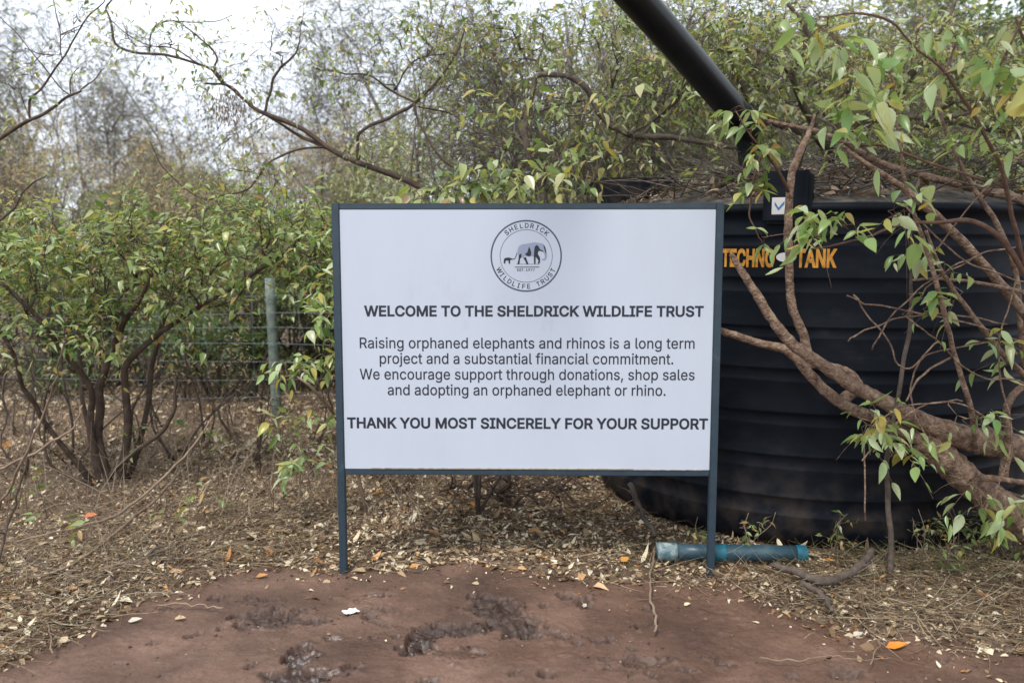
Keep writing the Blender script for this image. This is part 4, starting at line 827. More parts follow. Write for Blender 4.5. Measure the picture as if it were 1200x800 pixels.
# tuft of dead hanging leaves caught on that branch
q = P(268, 112, Y0 - .03); n = 420
bs = q + rng.normal(0, 1, (n, 3)) * [.085, .05, .05] + [0, 0, -.02]; bs[:, 2] -= np.abs(rng.normal(0, .09, n))
V, fs = leaves(bs, np.array([0, 0, -1.]) + rng.normal(0, .35, (n, 3)), rng.normal(0, 1, (n, 3)) + [0, -1, 0], rng.uniform(.02, .045, n), rng.uniform(.005, .011, n), .1, True)
tag(mesh_obj('dead_foliage', V - q, fs, leaf_mat('dead_brown', [(0, (.12, .08, .06)), (.5, (.22, .16, .13)), (1, (.3, .24, .2))], .2)), 'brown tuft of dead seed clusters caught on the crooked branch', 'dead tuft').location = q

# --- leafy clump just above the sign's top bar
rng = np.random.default_rng(31)
b_ = np.array([P(560, 500, 4.9)[0], 4.9, .04])
tr_ = [stem3(rng, b_, P(555, 230, 4.8), .012, .006), stem3(rng, b_, P(510, 240, 4.8), .010, .004), stem3(rng, b_, P(640, 225, 4.9), .012, .004), stem3(rng, b_, P(690, 200, 5.0), .012, .004)]
cp = ellipsoids(rng, [pc(535, 222, 4.75, .22, .2, .07, 15), pc(590, 212, 4.8, .25, .2, .10, 16), pc(650, 205, 4.95, .25, .2, .14, 14), pc(510, 228, 4.75, .10, .2, .04, 7), pc(590, 130, 5.2, .5, .3, .25, 10), pc(700, 120, 5.2, .5, .3, .3, 8)], .0)
plant('leafy_shrub', 'bright yellow-green leaves crowding just above the top bar of the sign', 'shrub', b_, tr_, cp, rng, hi=True, leaf=(.09, .042), tw=2, lv=3, lmat=YELLOW, bmat=BARK, droop=.6, ldown=.9)

# --- arching dark limbs between the sign top and the pipe
rng = np.random.default_rng(41); Y1 = 5.9
L = [[(640, 590, 6.1, 11.5), (640, 420, 6.0, 10.8), (640, 250, 5.95, 9.36), (620, 190, Y1, 7.92), (616, 150, Y1, 7.2), (622, 108, Y1, 6.48), (632, 90, Y1, 6.48), (660, 90, Y1, 6.48), (688, 106, Y1, 7.2), (706, 135, Y1, 7.2), (728, 155, Y1, 7.92), (760, 160, Y1, 7.2), (800, 162, Y1, 6.48), (850, 172, Y1, 5.76), (900, 178, Y1, 5.04)],
     [(706, 135, Y1, 5.76), (722, 148, Y1, 5.76), (716, 175, Y1, 5.76), (700, 205, Y1, 5.76), (682, 228, Y1, 5.04)],
     [(630, 130, Y1, 3.6), (670, 122, Y1, 2.88), (730, 112, Y1, 2.88), (790, 110, Y1, 2.16), (840, 120, Y1, 1.8)],
     [(682, 225, Y1, 4.32), (720, 185, Y1, 4.32), (755, 155, Y1, 4.32), (785, 125, Y1, 3.6), (820, 90, Y1, 2.88), (830, 60, Y1, 2.16)],
     [(735, 158, Y1, 3.6), (760, 145, Y1, 2.88), (790, 118, Y1, 2.88)],
     [(680, 215, Y1, 2.88), (660, 195, Y1, 2.88), (640, 165, Y1, 2.16), (625, 140, Y1, 2.16)]]
tr_ = [px_limb(l, 6, .006, rng) for l in L]
cp = ellipsoids(rng, [pc(650, 130, Y1, .4, .35, .35, 26), pc(760, 100, Y1, .4, .3, .35, 40), pc(830, 80, Y1, .4, .3, .4, 50), pc(720, 180, Y1, .35, .3, .15, 18), pc(720, 30, Y1, .6, .3, .2, 36), pc(600, 40, Y1 + .3, .6, .3, .25, 40)], .0)
plant('arching_shrub', 'shrub with a thick dark limb arching above the sign towards the pipe', 'shrub', tr_[0][0][0], tr_, cp, rng, leaf=(.066, .027), tw=4, lv=4, lmat=YELLOW, bmat=BARK, bare=.45, droop=.5, ldown=.8, twl=(.12, .4))

# --- the leaning tree on the right, in front of the tank
rng = np.random.default_rng(51)
TBASE = [(1290, 668, 4.15, 52), (1235, 635, 4.1, 46), (1180, 598, 4.08, 40), (1135, 563, 4.05, 36), (1108, 538, 4.05, 34), (1080, 515, 4.05, 26)]
L = [TBASE,
     [(1330, 560, 4.2, 50), (1240, 535, 4.12, 44), (1180, 522, 4.08, 40), (1130, 512, 4.05, 36), (1080, 494, 4.03, 27), (1035, 470, 4.0, 22), (1000, 452, 3.99, 19), (965, 428, 3.98, 17), (930, 404, 3.98, 16), (905, 375, 3.97, 14), (885, 342, 3.96, 12), (868, 316, 3.96, 10), (856, 297, 3.96, 7)],
     [(1080, 515, 4.06, 22), (1030, 492, 4.08, 20), (985, 472, 4.1, 18), (950, 440, 4.12, 17), (925, 412, 4.15, 15), (890, 402, 4.18, 13), (850, 389, 4.2, 11), (815, 378, 4.25, 9)],
     [(985, 470, 4.12, 20), (1005, 452, 4.16, 18), (990, 434, 4.18, 14), (968, 428, 4.18, 12)],
     [(950, 432, 4.14, 17), (942, 395, 4.16, 15), (928, 358, 4.17, 14), (925, 310, 4.17, 13), (924, 255, 4.15, 13), (928, 205, 4.15, 12), (938, 178, 4.2, 11), (948, 155, 4.3, 8), (955, 135, 4.35, 4)],
     [(1330, 490, 4.3, 16), (1230, 400, 4.2, 16), (1160, 318, 4.1, 15), (1110, 265, 4.05, 14), (1068, 228, 4.02, 12), (1020, 195, 4.0, 8), (985, 170, 4.0, 5)],
     [(1340, 290, 4.6, 16), (1220, 242, 4.5, 15), (1150, 222, 4.5, 14), (1090, 208, 4.5, 12), (1030, 190, 4.5, 10), (975, 160, 4.5, 8), (900, 142, 4.5, 6)],
     [(1145, 530, 4.0, 9), (1138, 480, 3.9, 9), (1120, 420, 3.85, 8), (1105, 360, 3.8, 8), (1085, 290, 3.78, 7), (1066, 235, 3.75, 6), (1055, 180, 3.7, 5), (1048, 110, 3.65, 4), (1040, 60, 3.6, 3)],
     [(1240, 470, 4.0, 12), (1185, 425, 3.95, 9), (1140, 370, 3.9, 8), (1105, 320, 3.9, 7), (1085, 270, 3.9, 5)],
     [(1175, 560, 4.0, 16), (1182, 520, 3.98, 13), (1180, 480, 3.95, 12), (1195, 455, 3.95, 11), (1240, 430, 3.95, 9)],
     [(1130, 565, 4.0, 12), (1160, 560, 3.95, 11), (1200, 565, 3.9, 9), (1240, 560, 3.9, 8)],
     [(1210, 345, 4.1, 7), (1150, 332, 4.0, 6), (1100, 327, 3.95, 5), (1070, 328, 3.9, 4)],
     [(1200, 430, 4.3, 9), (1190, 320, 4.3, 9), (1168, 262, 4.3, 9), (1150, 235, 4.3, 8), (1120, 180, 4.3, 6), (1100, 120, 4.3, 5), (1120, 50, 4.3, 4)],
     [(1120, 415, 3.85, 4), (1080, 440, 3.85, 3.5), (1062, 470, 3.85, 3)]]
tr_ = [px_limb([(a, b, Y, w * (1 if k == 0 else .84 if k == 1 else .72)) for a, b, Y, w in l], 14, .0010, rng) for k, l in enumerate(L)]
def thin(a, w): return [(p_[0], p_[1], p_[2], w) for p_ in a]
for l in ([(1150, 300, 3.9), (1090, 330, 3.9), (1040, 375, 3.88), (1022, 410, 3.87)], [(1200, 400, 3.9), (1120, 375, 3.88), (1040, 360, 3.86), (992, 346, 3.86)], [(1180, 380, 3.9), (1100, 368, 3.9), (1030, 378, 3.9), (994, 400, 3.9)],
          [(1190, 290, 3.9), (1130, 305, 3.9), (1080, 345, 3.9), (1060, 372, 3.9)], [(1160, 400, 3.9), (1080, 420, 3.9), (1070, 470, 3.9), (1085, 520, 3.9)], [(1100, 400, 3.8), (1060, 430, 3.8), (1040, 400, 3.8), (1000, 345, 3.8)],
          [(1180, 500, 3.9), (1100, 470, 3.85), (1020, 500, 3.85), (1014, 610, 3.8)], [(1060, 370, 3.85), (1110, 410, 3.85), (1150, 440, 3.85), (1200, 450, 3.85)], [(1128, 470, 3.88), (1070, 480, 3.85), (1010, 540, 3.8)], [(1190, 330, 3.8), (1170, 420, 3.8), (1185, 520, 3.8), (1150, 610, 3.8)],
          [(1200, 180, 3.6), (1130, 250, 3.7), (1090, 300, 3.75)], [(1060, 240, 3.7), (1120, 300, 3.8), (1200, 330, 3.9)]):
    tr_.append(px_limb(thin(l, 1.9), 8, .006, rng))
cp = ellipsoids(rng, [pc(1025, 500, 3.8, .10, .08, .07, 7), pc(1070, 520, 3.8, .12, .08, .06, 6), pc(1150, 490, 3.8, .16, .1, .05, 6), pc(1180, 590, 3.7, .12, .1, .12, 6), pc(1140, 580, 3.8, .07, .1, .07, 4), pc(1175, 410, 3.8, .12, .1, .06, 5), pc(1120, 345, 3.8, .2, .1, .1, 5)], .0)
plant('leaning_branchy_tree', 'pale-barked tree leaning in from the right, its limb resting across the front of the tank', 'tree', tr_[0][0][0], tr_, cp, rng, hi=True, leaf=(.088, .036), tw=2, lv=3, bare=.35, twl=(.10, .22), lmat=PALE, bmat=BARKL, droop=.5, ldown=.8, rtip=.0016, alpha=.1)

# --- climbing shrub with leaves over the tank label and shoulder
rng = np.random.default_rng(61)
L = [[(1300, 560, 3.9, 9), (1240, 420, 3.75, 8), (1200, 320, 3.65, 7), (1150, 265, 3.6, 6), (1090, 262, 3.6, 4), (1040, 268, 3.6, 3), (990, 285, 3.6, 2.5), (950, 292, 3.6, 2)],
     [(1200, 320, 3.65, 5), (1180, 220, 3.5, 5), (1140, 130, 3.4, 4), (1080, 60, 3.35, 3), (1020, 20, 3.3, 3), (960, 20, 3.3, 2)],
     [(1180, 220, 3.5, 4), (1120, 200, 3.5, 3), (1050, 175, 3.5, 3), (980, 165, 3.5, 2)],
     [(1140, 130, 3.4, 3), (1180, 60, 3.3, 3), (1210, 0, 3.25, 2)],
     [(1240, 420, 3.75, 5), (1230, 200, 3.5, 5), (1215, 100, 3.4, 4), (1190, 20, 3.3, 3)]]
tr_ = [px_limb(l, 6, .005, rng) for l in L]
cp = ellipsoids(rng, [pc(1045, 255, 3.55, .12, .1, .06, 5), pc(985, 268, 3.55, .14, .08, .03, 7), pc(950, 272, 3.55, .05, .06, .025, 5), pc(1000, 155, 3.4, .14, .1, .08, 7), pc(985, 90, 3.3, .12, .15, .12, 6), pc(1150, 60, 3.3, .25, .15, .16, 8), pc(1060, 70, 3.4, .3, .2, .14, 7), pc(1160, 160, 3.4, .2, .15, .12, 6), pc(1190, 90, 3.3, .2, .15, .15, 7), pc(1080, 130, 3.4, .15, .1, .06, 3), pc(960, 30, 3.35, .2, .15, .1, 6)], .0)
plant('climbing_shrub', 'shrub with large pale leaves hanging in front of the tank lettering and shoulder', 'shrub', tr_[0][0][0], tr_, cp, rng, hi=True, leaf=(.10, .042), tw=2, lv=3, bare=.3, twl=(.10, .24), lmat=PALE, bmat=BARKR, droop=.4, ldown=.9, rtip=.0014, alpha=.1)
# vine of bright green leaves hanging beside the pipe's mouth
rng = np.random.default_rng(66)
tr_ = [px_limb([(924, 225, 4.12, 4), (905, 190, 4.05, 3), (893, 180, 4.0, 3), (884, 215, 4.0, 2.4), (880, 250, 4.0, 2), (888, 275, 4.0, 1.6), (893, 285, 4.0, 1.2)], 6, .003, rng), px_limb([(905, 190, 4.05, 3), (880, 160, 4.0, 2), (862, 130, 4.0, 1.5)], 5, .003, rng), px_limb([(893, 278, 4.0, 1.3), (915, 275, 4.0, 1.2), (940, 277, 4.05, 1)], 5, .003, rng)]
cp = ellipsoids(rng, [pc(882, 215, 3.98, .05, .05, .09, 9), pc(890, 180, 3.98, .08, .06, .06, 7), pc(885, 155, 4.0, .08, .06, .05, 6), pc(893, 275, 4.0, .05, .03, .03, 2), pc(860, 130, 4.1, .08, .1, .06, 6)], .0)
plant('climbing_vine', 'vine of bright green leaves dangling between the pipe mouth and the sign corner', 'vine', tr_[0][0][0], tr_, cp, rng, hi=True, leaf=(.082, .036), tw=1, lv=3, twl=(.05, .10), lmat=GREEN, bmat=BARKR, droop=.4, ldown=1.0, rtip=.0012, alpha=.1)
# dark dense limbs over the tank
rng = np.random.default_rng(71)
L = [[(1010, 560, 7.4, 24), (1000, 300, 7.3, 22), (985, 200, 7.0, 18), (960, 160, 6.5, 14), (930, 150, 6.2, 10), (890, 135, 6.0, 8), (850, 60, 6.0, 5)],
     [(985, 210, 7.0, 14), (1020, 150, 6.8, 12), (1070, 90, 6.6, 9), (1100, 40, 6.5, 6), (1120, 0, 6.5, 4)],
     [(980, 190, 7.0, 10), (1040, 165, 6.6, 9), (1100, 145, 6.4, 8), (1160, 150, 6.3, 7), (1220, 165, 6.2, 6)],
     [(960, 160, 6.5, 10), (1020, 138, 6.4, 8), (1090, 138, 6.3, 6), (1150, 130, 6.2, 4)],
     [(960, 160, 6.5, 10), (930, 90, 6.3, 8), (945, 40, 6.2, 6), (915, -10, 6.2, 4)],
     [(1040, 165, 6.6, 7), (1090, 190, 6.0, 7), (1140, 188, 5.8, 7), (1190, 192, 5.7, 6), (1230, 188, 5.6, 5)]]
tr_ = [px_limb(l, 6, .01, rng) for l in L]
cp = ellipsoids(rng, [pc(900, 90, 6.0, .5, .5, .5, 70), pc(1010, 80, 6.3, .6, .5, .45, 80), pc(1120, 80, 6.4, .6, .5, .45, 90), pc(1080, 165, 6.2, .7, .3, .12, 40), pc(850, 40, 6.0, .5, .4, .4, 50), pc(1200, 120, 6.2, .5, .4, .4, 50), pc(1090, 190, 5.2, .6, .4, .10, 40), pc(1180, 200, 5.0, .3, .3, .12, 24)], .0)
plant('spreading_tree', 'tree with dark horizontal limbs tangled over the dusty tank top', 'tree', tr_[0][0][0], tr_, cp, rng, leaf=(.07, .029), tw=4, lv=4, lmat=YELLOW, bmat=BARK, bare=.45, droop=.4, ldown=.7, twl=(.12, .4))

# bare twiggy thicket between the bushes
rng = np.random.default_rng(73)
for k, (pa, pb, lab) in enumerate((((520, 330, 6.5), (470, 690), 'thicket of bare brown twigs above the emblem side of the sign'), ((760, 330, 6.8), (640, 900), 'thicket of bare brown twigs behind the trough and the slanting pipe'), ((1000, 330, 7.6), (880, 1200), 'thicket of bare brown twigs over the dusty tank top'))):
    b_ = P(*pa); b_[2] = .05; tr_ = []
    for q in range(9):
        x = rng.uniform(*pb); tr_.append(stem3(rng, b_ + rng.normal(0, .12, 3) * [1, 1, 0], P(x, rng.uniform(40, 190), pa[2] + rng.uniform(-.5, .6)), .022, .006, .16))
    cx = (pb[0] + pb[1]) / 2; w_ = (pb[1] - pb[0]) / 2 / F * pa[2]
    cp = ellipsoids(rng, [pc(cx, 110, pa[2], w_, .6, .75, 300), pc(cx, 185, pa[2] - .2, w_, .5, .22, 120)] + ([pc(1060, 195, 5.3, .7, .4, .10, 90), pc(850, 205, 5.4, .4, .3, .07, 40)] if k == 2 else []), 0)
    plant('twiggy_thicket', lab, 'thicket', b_, tr_, cp, rng, leaf=(.06, .025), tw=4, lv=4, bare=.8, twl=(.2, .6), lmat=YELLOW, bmat=BARKM, rtip=.0021, droop=.25, wander=.4, far=True)
# crown over the right of the path, mostly above the frame
rng = np.random.default_rng(75)
b_ = np.array([3.5, 2.7, 0.0]); tr_ = [stem3(rng, b_, [2.9, 3.0, 3.2], .10, .05, .1), stem3(rng, [3.35, 2.75, 1.6], [1.6, 3.6, 3.5], .05, .015, .1), stem3(rng, [3.1, 2.9, 2.6], [2.9, 4.6, 3.6], .05, .015, .1)]
cp = ellipsoids(rng, [(2.4, 3.2, 3.55, 1.9, 1.6, .55, 420), (2.3, 4.3, 3.7, 1.5, .9, .45, 200)], 0)
plant('shade_tree', 'tree standing outside the photo border whose crown hangs over the top corner above the tank', 'tree', b_, tr_, cp, rng, leaf=(.09, .04), tw=3, lv=5, lmat=GREEN, bmat=BARKR, droop=.5, ldown=.8)
# --- thin sapling standing in front of the tank
rng = np.random.default_rng(81)
tr_ = [px_limb([(1040, 700, 3.95, 8), (1044, 640, 3.93, 6.5), (1041, 585, 3.95, 6), (1039, 540, 3.93, 5.5), (1049, 480, 3.93, 5), (1058, 430, 3.93, 5), (1066, 380, 3.95, 5), (1068, 330, 3.95, 4), (1070, 290, 3.95, 3), (1065, 250, 3.95, 2)], 6, .003, rng)]
cp = ellipsoids(rng, [pc(1030, 510, 3.85, .08, .06, .05, 5), pc(1066, 300, 3.9, .05, .05, .08, 3)], 0)
plant('sapling', 'thin upright brown sapling stem rising from the dry grass before the tank', 'sapling', G(1042, 690, .03), tr_, cp, rng, hi=True, leaf=(.085, .036), tw=2, lv=3, twl=(.06, .12), lmat=PALE, bmat=BARK, ldown=1.0, rtip=.0013, alpha=.1)

# --- bare branch entering from the left border, high up
rng = np.random.default_rng(91); Y2 = 4.9
bl = np.array([-3.6, 4.6, .03])
tr_ = [stem3(rng, bl, P(-90, 230, 4.8), .035, .018, .05), px_limb([(-90, 230, 4.8, 6.3), (-30, 180, Y2, 4.9), (30, 144, Y2, 4.2), (60, 128, Y2, 3.5), (85, 111, Y2, 2.8), (105, 98, Y2, 1.4), (122, 80, Y2, 0.98)], 6, .004, rng),
       px_limb([(35, 142, Y2, 2.8), (34, 122, Y2, 2.8), (50, 100, Y2, 2.4), (75, 66, Y2, 2.1), (92, 36, Y2, 1.7), (118, 6, Y2, 1.4), (130, -10, Y2, 0.98)], 6, .004, rng), px_limb([(73, 70, Y2, 1.4), (70, 35, Y2, 1.3), (62, 0, Y2, 0.98)], 5, .004, rng), px_limb([(83, 110, Y2, 1.4), (84, 88, Y2, 1.4), (92, 80, Y2, 0.98)], 4, .003, rng),
       px_limb([(-90, 240, 4.8, 4.2), (-20, 262, 4.7, 2.8), (10, 248, 4.7, 2.8), (30, 222, 4.7, 2.1), (55, 205, 4.7, 1.4)], 6, .004, rng), px_limb([(82, 112, Y2, 1.4), (60, 90, Y2 + .1, 1.4), (30, 50, Y2 + .1, 1.1), (0, 20, Y2 + .1, 0.98)], 5, .004, rng)]
cp = ellipsoids(rng, [pc(40, 90, Y2, .35, .2, .3, 34), pc(90, 40, Y2, .3, .2, .25, 30), pc(20, 240, 4.7, .25, .15, .15, 20)], 0)
plant('overhanging_shrub', 'almost bare shrub reaching in with a dark forked branch over the white sky', 'shrub', bl, tr_, cp, rng, leaf=(.045, .018), tw=3, lv=3, lmat=YELLOW, bmat=BARKD, bare=.65, rtip=.0011, droop=.3, twl=(.1, .3))
# --- shrub twigs by the left post of the sign
rng = np.random.default_rng(95)
b_ = G(372, 640, .05) + [0, .35, 0]; Y3 = b_[1]
tr_ = [px_limb([(430, 600, Y3 + .3, 4), (410, 520, Y3 + .2, 4), (385, 478, Y3, 4), (360, 452, Y3 - .1, 4), (340, 440, Y3 - .1, 2), (318, 450, Y3 - .1, 1.4)], 6, .003, rng), px_limb([(410, 520, Y3 + .2, 3), (400, 420, Y3 + .1, 3), (398, 350, Y3, 2), (392, 320, Y3 - .2, 1.6)], 6, .003, rng), px_limb([(352, 600, Y3, 2), (352, 555, Y3, 2), (349, 520, Y3, 1.5)], 6, .003, rng)]
cp = ellipsoids(rng, [pc(350, 430, Y3 - .1, .14, .1, .05, 8), pc(380, 375, Y3, .08, .1, .1, 8), pc(396, 318, Y3 - .35, .03, .03, .03, 2), pc(350, 545, Y3, .07, .07, .07, 6), pc(335, 495, Y3, .1, .1, .03, 4), pc(380, 500, Y3, .05, .05, .04, 3), pc(388, 425, Y3, .04, .05, .08, 4), pc(375, 340, Y3 + .1, .12, .1, .08, 9)], 0)
plant('leafy_shrub', 'thin shrub with bright green leaves beside the left post of the sign', 'shrub', b_, tr_, cp, rng, hi=True, leaf=(.08, .034), tw=2, lv=3, twl=(.06, .14), lmat=PALE, bmat=TWIG, ldown=.8, rtip=.0013, alpha=.15)

# --- small bushes and bare stems on the litter
SG = 'seedlings sprouting from the leaf litter'
for i, (px, py, h, n, lab) in enumerate(((352, 565, .36, 6, 'green seedling just left of the sign post'), (243, 615, .24, 4, 'small green seedling on the litter between the big bush and the sign'), (262, 560, .30, 5, 'seedling with pale leaves in front of the fence'), (165, 560, .36, 6, 'bright green seedling against the foot of the big bush'), (42, 602, .22, 5, 'dark green seedling near the photo border'), (395, 560, .20, 3, 'tiny seedling hidden at the edge of the sign post'), (105, 640, .14, 3, 'tiny seedling beside the orange fallen leaf'), (208, 545, .3, 4, 'thin seedling between the big bush and the fence post'), (60, 640, .16, 4, 'small seedling among dead twigs close to the border'), (205, 625, .15, 3, 'tiny green seedling in front of the big bush'))):
    rng = np.random.default_rng(200 + i); b_ = G(px, py, .05)
    tr_ = [stem3(rng, b_, b_ + [rng.normal(0, .05), rng.normal(0, .05), h], .004, .0016)]
    cp = ellipsoids(rng, [(b_[0], b_[1], b_[2] + h * .8, .09, .09, h * .3, n)], 0)
    plant('seedling', lab, 'seedling', b_, tr_, cp, rng, leaf=(.065, .03), tw=1, lv=3, twl=(.05, .1), lmat=GREEN, bmat=TWIG, rtip=.0012, group=SG)
BS = 'bare dry saplings behind the big bush'
for i, (px, py, h, lab) in enumerate(((240, 520, 1.1, 'dark spindly dead sapling left of the fence post'), (190, 500, .9, 'bare sapling between the bush stems and the fence'), (275, 515, .8, 'bare brown sapling closest to the fence post'), (20, 510, 1.0, 'dark bare trunk behind the bush at the border'), (60, 500, .9, 'bare stem standing behind the bush, second from the border'), (370, 520, .7, 'bare sapling next to the sign post'), (220, 470, 1.1, 'bare sapling right at the fence'), (85, 545, 1.0, 'thin tangled dead stems left of the big bush foot'), (160, 530, 1.0, 'thin tangled dead stems right behind the big bush foot'), (205, 540, .9, 'brittle dead sapling between the big bush and the leaning pale stick'), (30, 560, .9, 'thin dead sapling in front of the bush near the border'), (300, 545, .7, 'short dead sapling on the litter in front of the fence post'))):
    rng = np.random.default_rng(300 + i); b_ = G(px, py, .05)
    tr_ = [stem3(rng, b_, b_ + [rng.normal(0, .18), rng.normal(0, .1), h], .011, .004, .12), stem3(rng, b_ + [.03, 0, 0], b_ + [rng.normal(0, .3), rng.normal(0, .2), h * .8], .008, .003, .12), stem3(rng, b_ + [-.03, 0, 0], b_ + [rng.normal(0, .3), rng.normal(0, .2), h * .7], .006, .002, .12)]
    cp = ellipsoids(rng, [(b_[0], b_[1], b_[2] + h * .75, .4, .3, h * .4, 26)], 0)
    plant('bare_sapling', lab, 'sapling', b_, tr_, cp, rng, leaf=(.05, .02), tw=2, lv=3, lmat=DRYL, bmat=BARK, bare=.7, rtip=.0015, group=BS)

WG2 = 'green weeds at the foot of the tank'
for i, (px, py, h, n, lab) in enumerate(((1080, 655, .26, 9, 'green weed in the dry grass beside the thin sapling'), (1130, 655, .30, 11, 'green weed under the thick leaning trunk'), (1175, 660, .28, 10, 'green weed in the dry grass closest to the photo border'), (1105, 668, .18, 7, 'short green weed half buried in the dry grass'), (975, 648, .22, 6, 'thin weed between the drain pipe mouth and the sapling'), (815, 640, .16, 4, 'tiny weed behind the drain pipe, just left of the sign post'), (880, 645, .2, 4, 'tiny weed growing behind the middle of the drain pipe'))):
    rng = np.random.default_rng(400 + i); b_ = G(px, py, .02); b_[1] = min(b_[1], 4.36)
    tr_ = [stem3(rng, b_, b_ + [rng.normal(0, .07), rng.normal(0, .03), h * rng.uniform(.7, 1.1)], .003, .0014) for _ in range(3)]
    cp = ellipsoids(rng, [(b_[0], b_[1] - .03, b_[2] + h * .6, .10, .06, h * .4, n)], 0)
    plant('weed', lab, 'weed', b_, tr_, cp, rng, leaf=(.042, .018), tw=2, lv=3, twl=(.04, .1), lmat=GREEN, bmat=TWIG, rtip=.001, group=WG2)

# ------------------------------------------------------------------ leaf litter, dry grass
rng = np.random.default_rng(7)
def scatter(n, ymax, near=1.0):
    """points on the bank inside the view, denser near"""
    out = []; tot = 0
    while tot < n:
        m = n * 3; Y = 2.7 * (ymax / 2.7) ** (rng.random(m) ** near); X = rng.uniform(-.72, .72, m) * Y
        d = Y - Yedge(X) + .07 * fbm(X * 5, Y * 5, 9, 3)
        keep = (d > -.02) | (rng.random(m) < .16 * np.exp(d / .10) * (1 + 1.6 * (X > .6))) ; keep &= (np.hypot(X - TC[0], Y - TC[1]) > TR - .02)
        out.append(np.stack([X[keep], Y[keep]], 1)); tot += keep.sum()
    return np.concatenate(out)[:n]
def top_h(x, y): return np.maximum(ground_h(x, y), path_h(x, y) * (y < 4.5))
n = 150000; q = scatter(n, 13.0, .78); patch = fbm(q[:, 0] * 1.1, q[:, 1] * 1.1, 77, 3)
keep = rng.random(n) < np.clip(.75 + patch * 1.1, .2, 1); q = q[keep]; n = len(q)
z = top_h(q[:, 0], q[:, 1]) + .004 + .022 * rng.random(n) ** 2 * smooth((q[:, 1] - Yedge(q[:, 0])) / .3)
a = rng.uniform(0, 6.28, n); axd = np.stack([np.cos(a), np.sin(a), rng.normal(.05, .28, n)], 1); up = np.stack([rng.normal(0, .45, n), rng.normal(0, .45, n), np.ones(n)], 1)
L = .009 + .034 * rng.random(n) ** 1.3; L = L * (1 + .4 * (q[:, 1] > 6)); L[rng.random(n) < .14] *= 2.0; V, fs = leaves(np.column_stack([q, z]), axd, up, L, L * rng.uniform(.22, .6, n), rng.normal(.2, .45, n), False)
LIT = leaf_mat('litter', [(0, (.045, .026, .017)), (.2, (.13, .08, .045)), (.4, (.30, .195, .11)), (.56, (.48, .36, .225)), (.72, (.62, .51, .35)), (.92, (.76, .68, .52)), (.96, (.52, .24, .06)), (1, (.22, .12, .07))], .12, .7, .3)
tag(mesh_obj('leaf_litter', V, fs, LIT), kind='stuff')
STRAW = leaf_mat('straw', [(0, (.045, .028, .018)), (.3, (.12, .08, .05)), (.6, (.27, .19, .118)), (.85, (.50, .40, .27)), (1, (.27, .26, .13))], .1, .7, .3)
def blades(pts, L, elev, r, m, name, bendz=.3):
    n = len(pts); a = rng.uniform(0, 6.28, n); el = elev
    d = np.stack([np.cos(a) * np.cos(el), np.sin(a) * np.cos(el), np.sin(el)], 1)
    s = rng.normal(0, .18, (n, 3)); t = np.array([0, .33, .67, 1.])
    C = pts[:, None] + d[:, None] * (L[:, None] * t)[:, :, None] + s[:, None] * (L[:, None] * t ** 2)[:, :, None]; C[:, :, 2] -= (bendz * L * np.sin(np.abs(el)))[:, None] * t ** 2
    C[:, :, 2] = np.maximum(C[:, :, 2], top_h(C[:, :, 0], C[:, :, 1]) + .003)
    V, fs = tubes(C, r[:, None] * np.array([1, .85, .65, .3]), 3, caps=False)
    return mesh_obj(name, V, fs, m)
n = 15000; q = scatter(n, 9.0, .85); z = top_h(q[:, 0], q[:, 1]) + .006 + .03 * rng.random(n) ** 2
pts = np.column_stack([q, z])
# thicker mat of dry stalks on the right bank and the left corner
m_ = 3000; X = rng.uniform(.95, 2.9, m_); e_ = Yedge(X); Y = e_ + .06 + rng.random(m_) * np.clip(4.35 - e_, .2, 1.1); k_ = (np.hypot(X - TC[0], Y - TC[1]) > TR + .02) & ~((X < 1.62) & (Y > 3.88))
p2 = np.column_stack([X, Y, ground_h(X, Y) + .06 * rng.random(m_) ** 1.5])[k_]
m_ = 3000; X = rng.uniform(-2.9, -1.0, m_); Y = Yedge(X) + .05 + rng.random(m_) * 1.3
p3 = np.column_stack([X, Y, ground_h(X, Y) + .05 * rng.random(m_) ** 1.5])
pts = np.concatenate([pts, p2, p3]); n = len(pts)
tag(blades(pts, .04 + .26 * rng.random(n) ** 2, np.abs(rng.normal(.03, .16, n)), rng.uniform(.0009, .0021, n), STRAW, 'dry_grass'), kind='stuff')
# standing grass around the drain pipe and the tank foot
GRS = leaf_mat('grass', [(0, (.07, .10, .03)), (.4, (.12, .15, .05)), (.7, (.20, .18, .08)), (1, (.26, .21, .12))], .25)
X = np.concatenate([rng.uniform(.55, 1.6, 150), rng.uniform(1.65, 2.9, 1000)]); Y = np.concatenate([4.10 + rng.random(150) * .05 + (rng.random(150) < .6) * .2, rng.uniform(3.9, 4.7, 1000)])
k_ = np.hypot(X - TC[0], Y - TC[1]) > TR + .03; X, Y = X[k_], Y[k_]; m_ = len(X); pts = np.column_stack([X, Y, ground_h(X, Y)])
tag(blades(pts, rng.uniform(.06, .24, m_), rng.uniform(.5, 1.5, m_), rng.uniform(.0008, .0017, m_), GRS, 'grass', .5), kind='stuff')

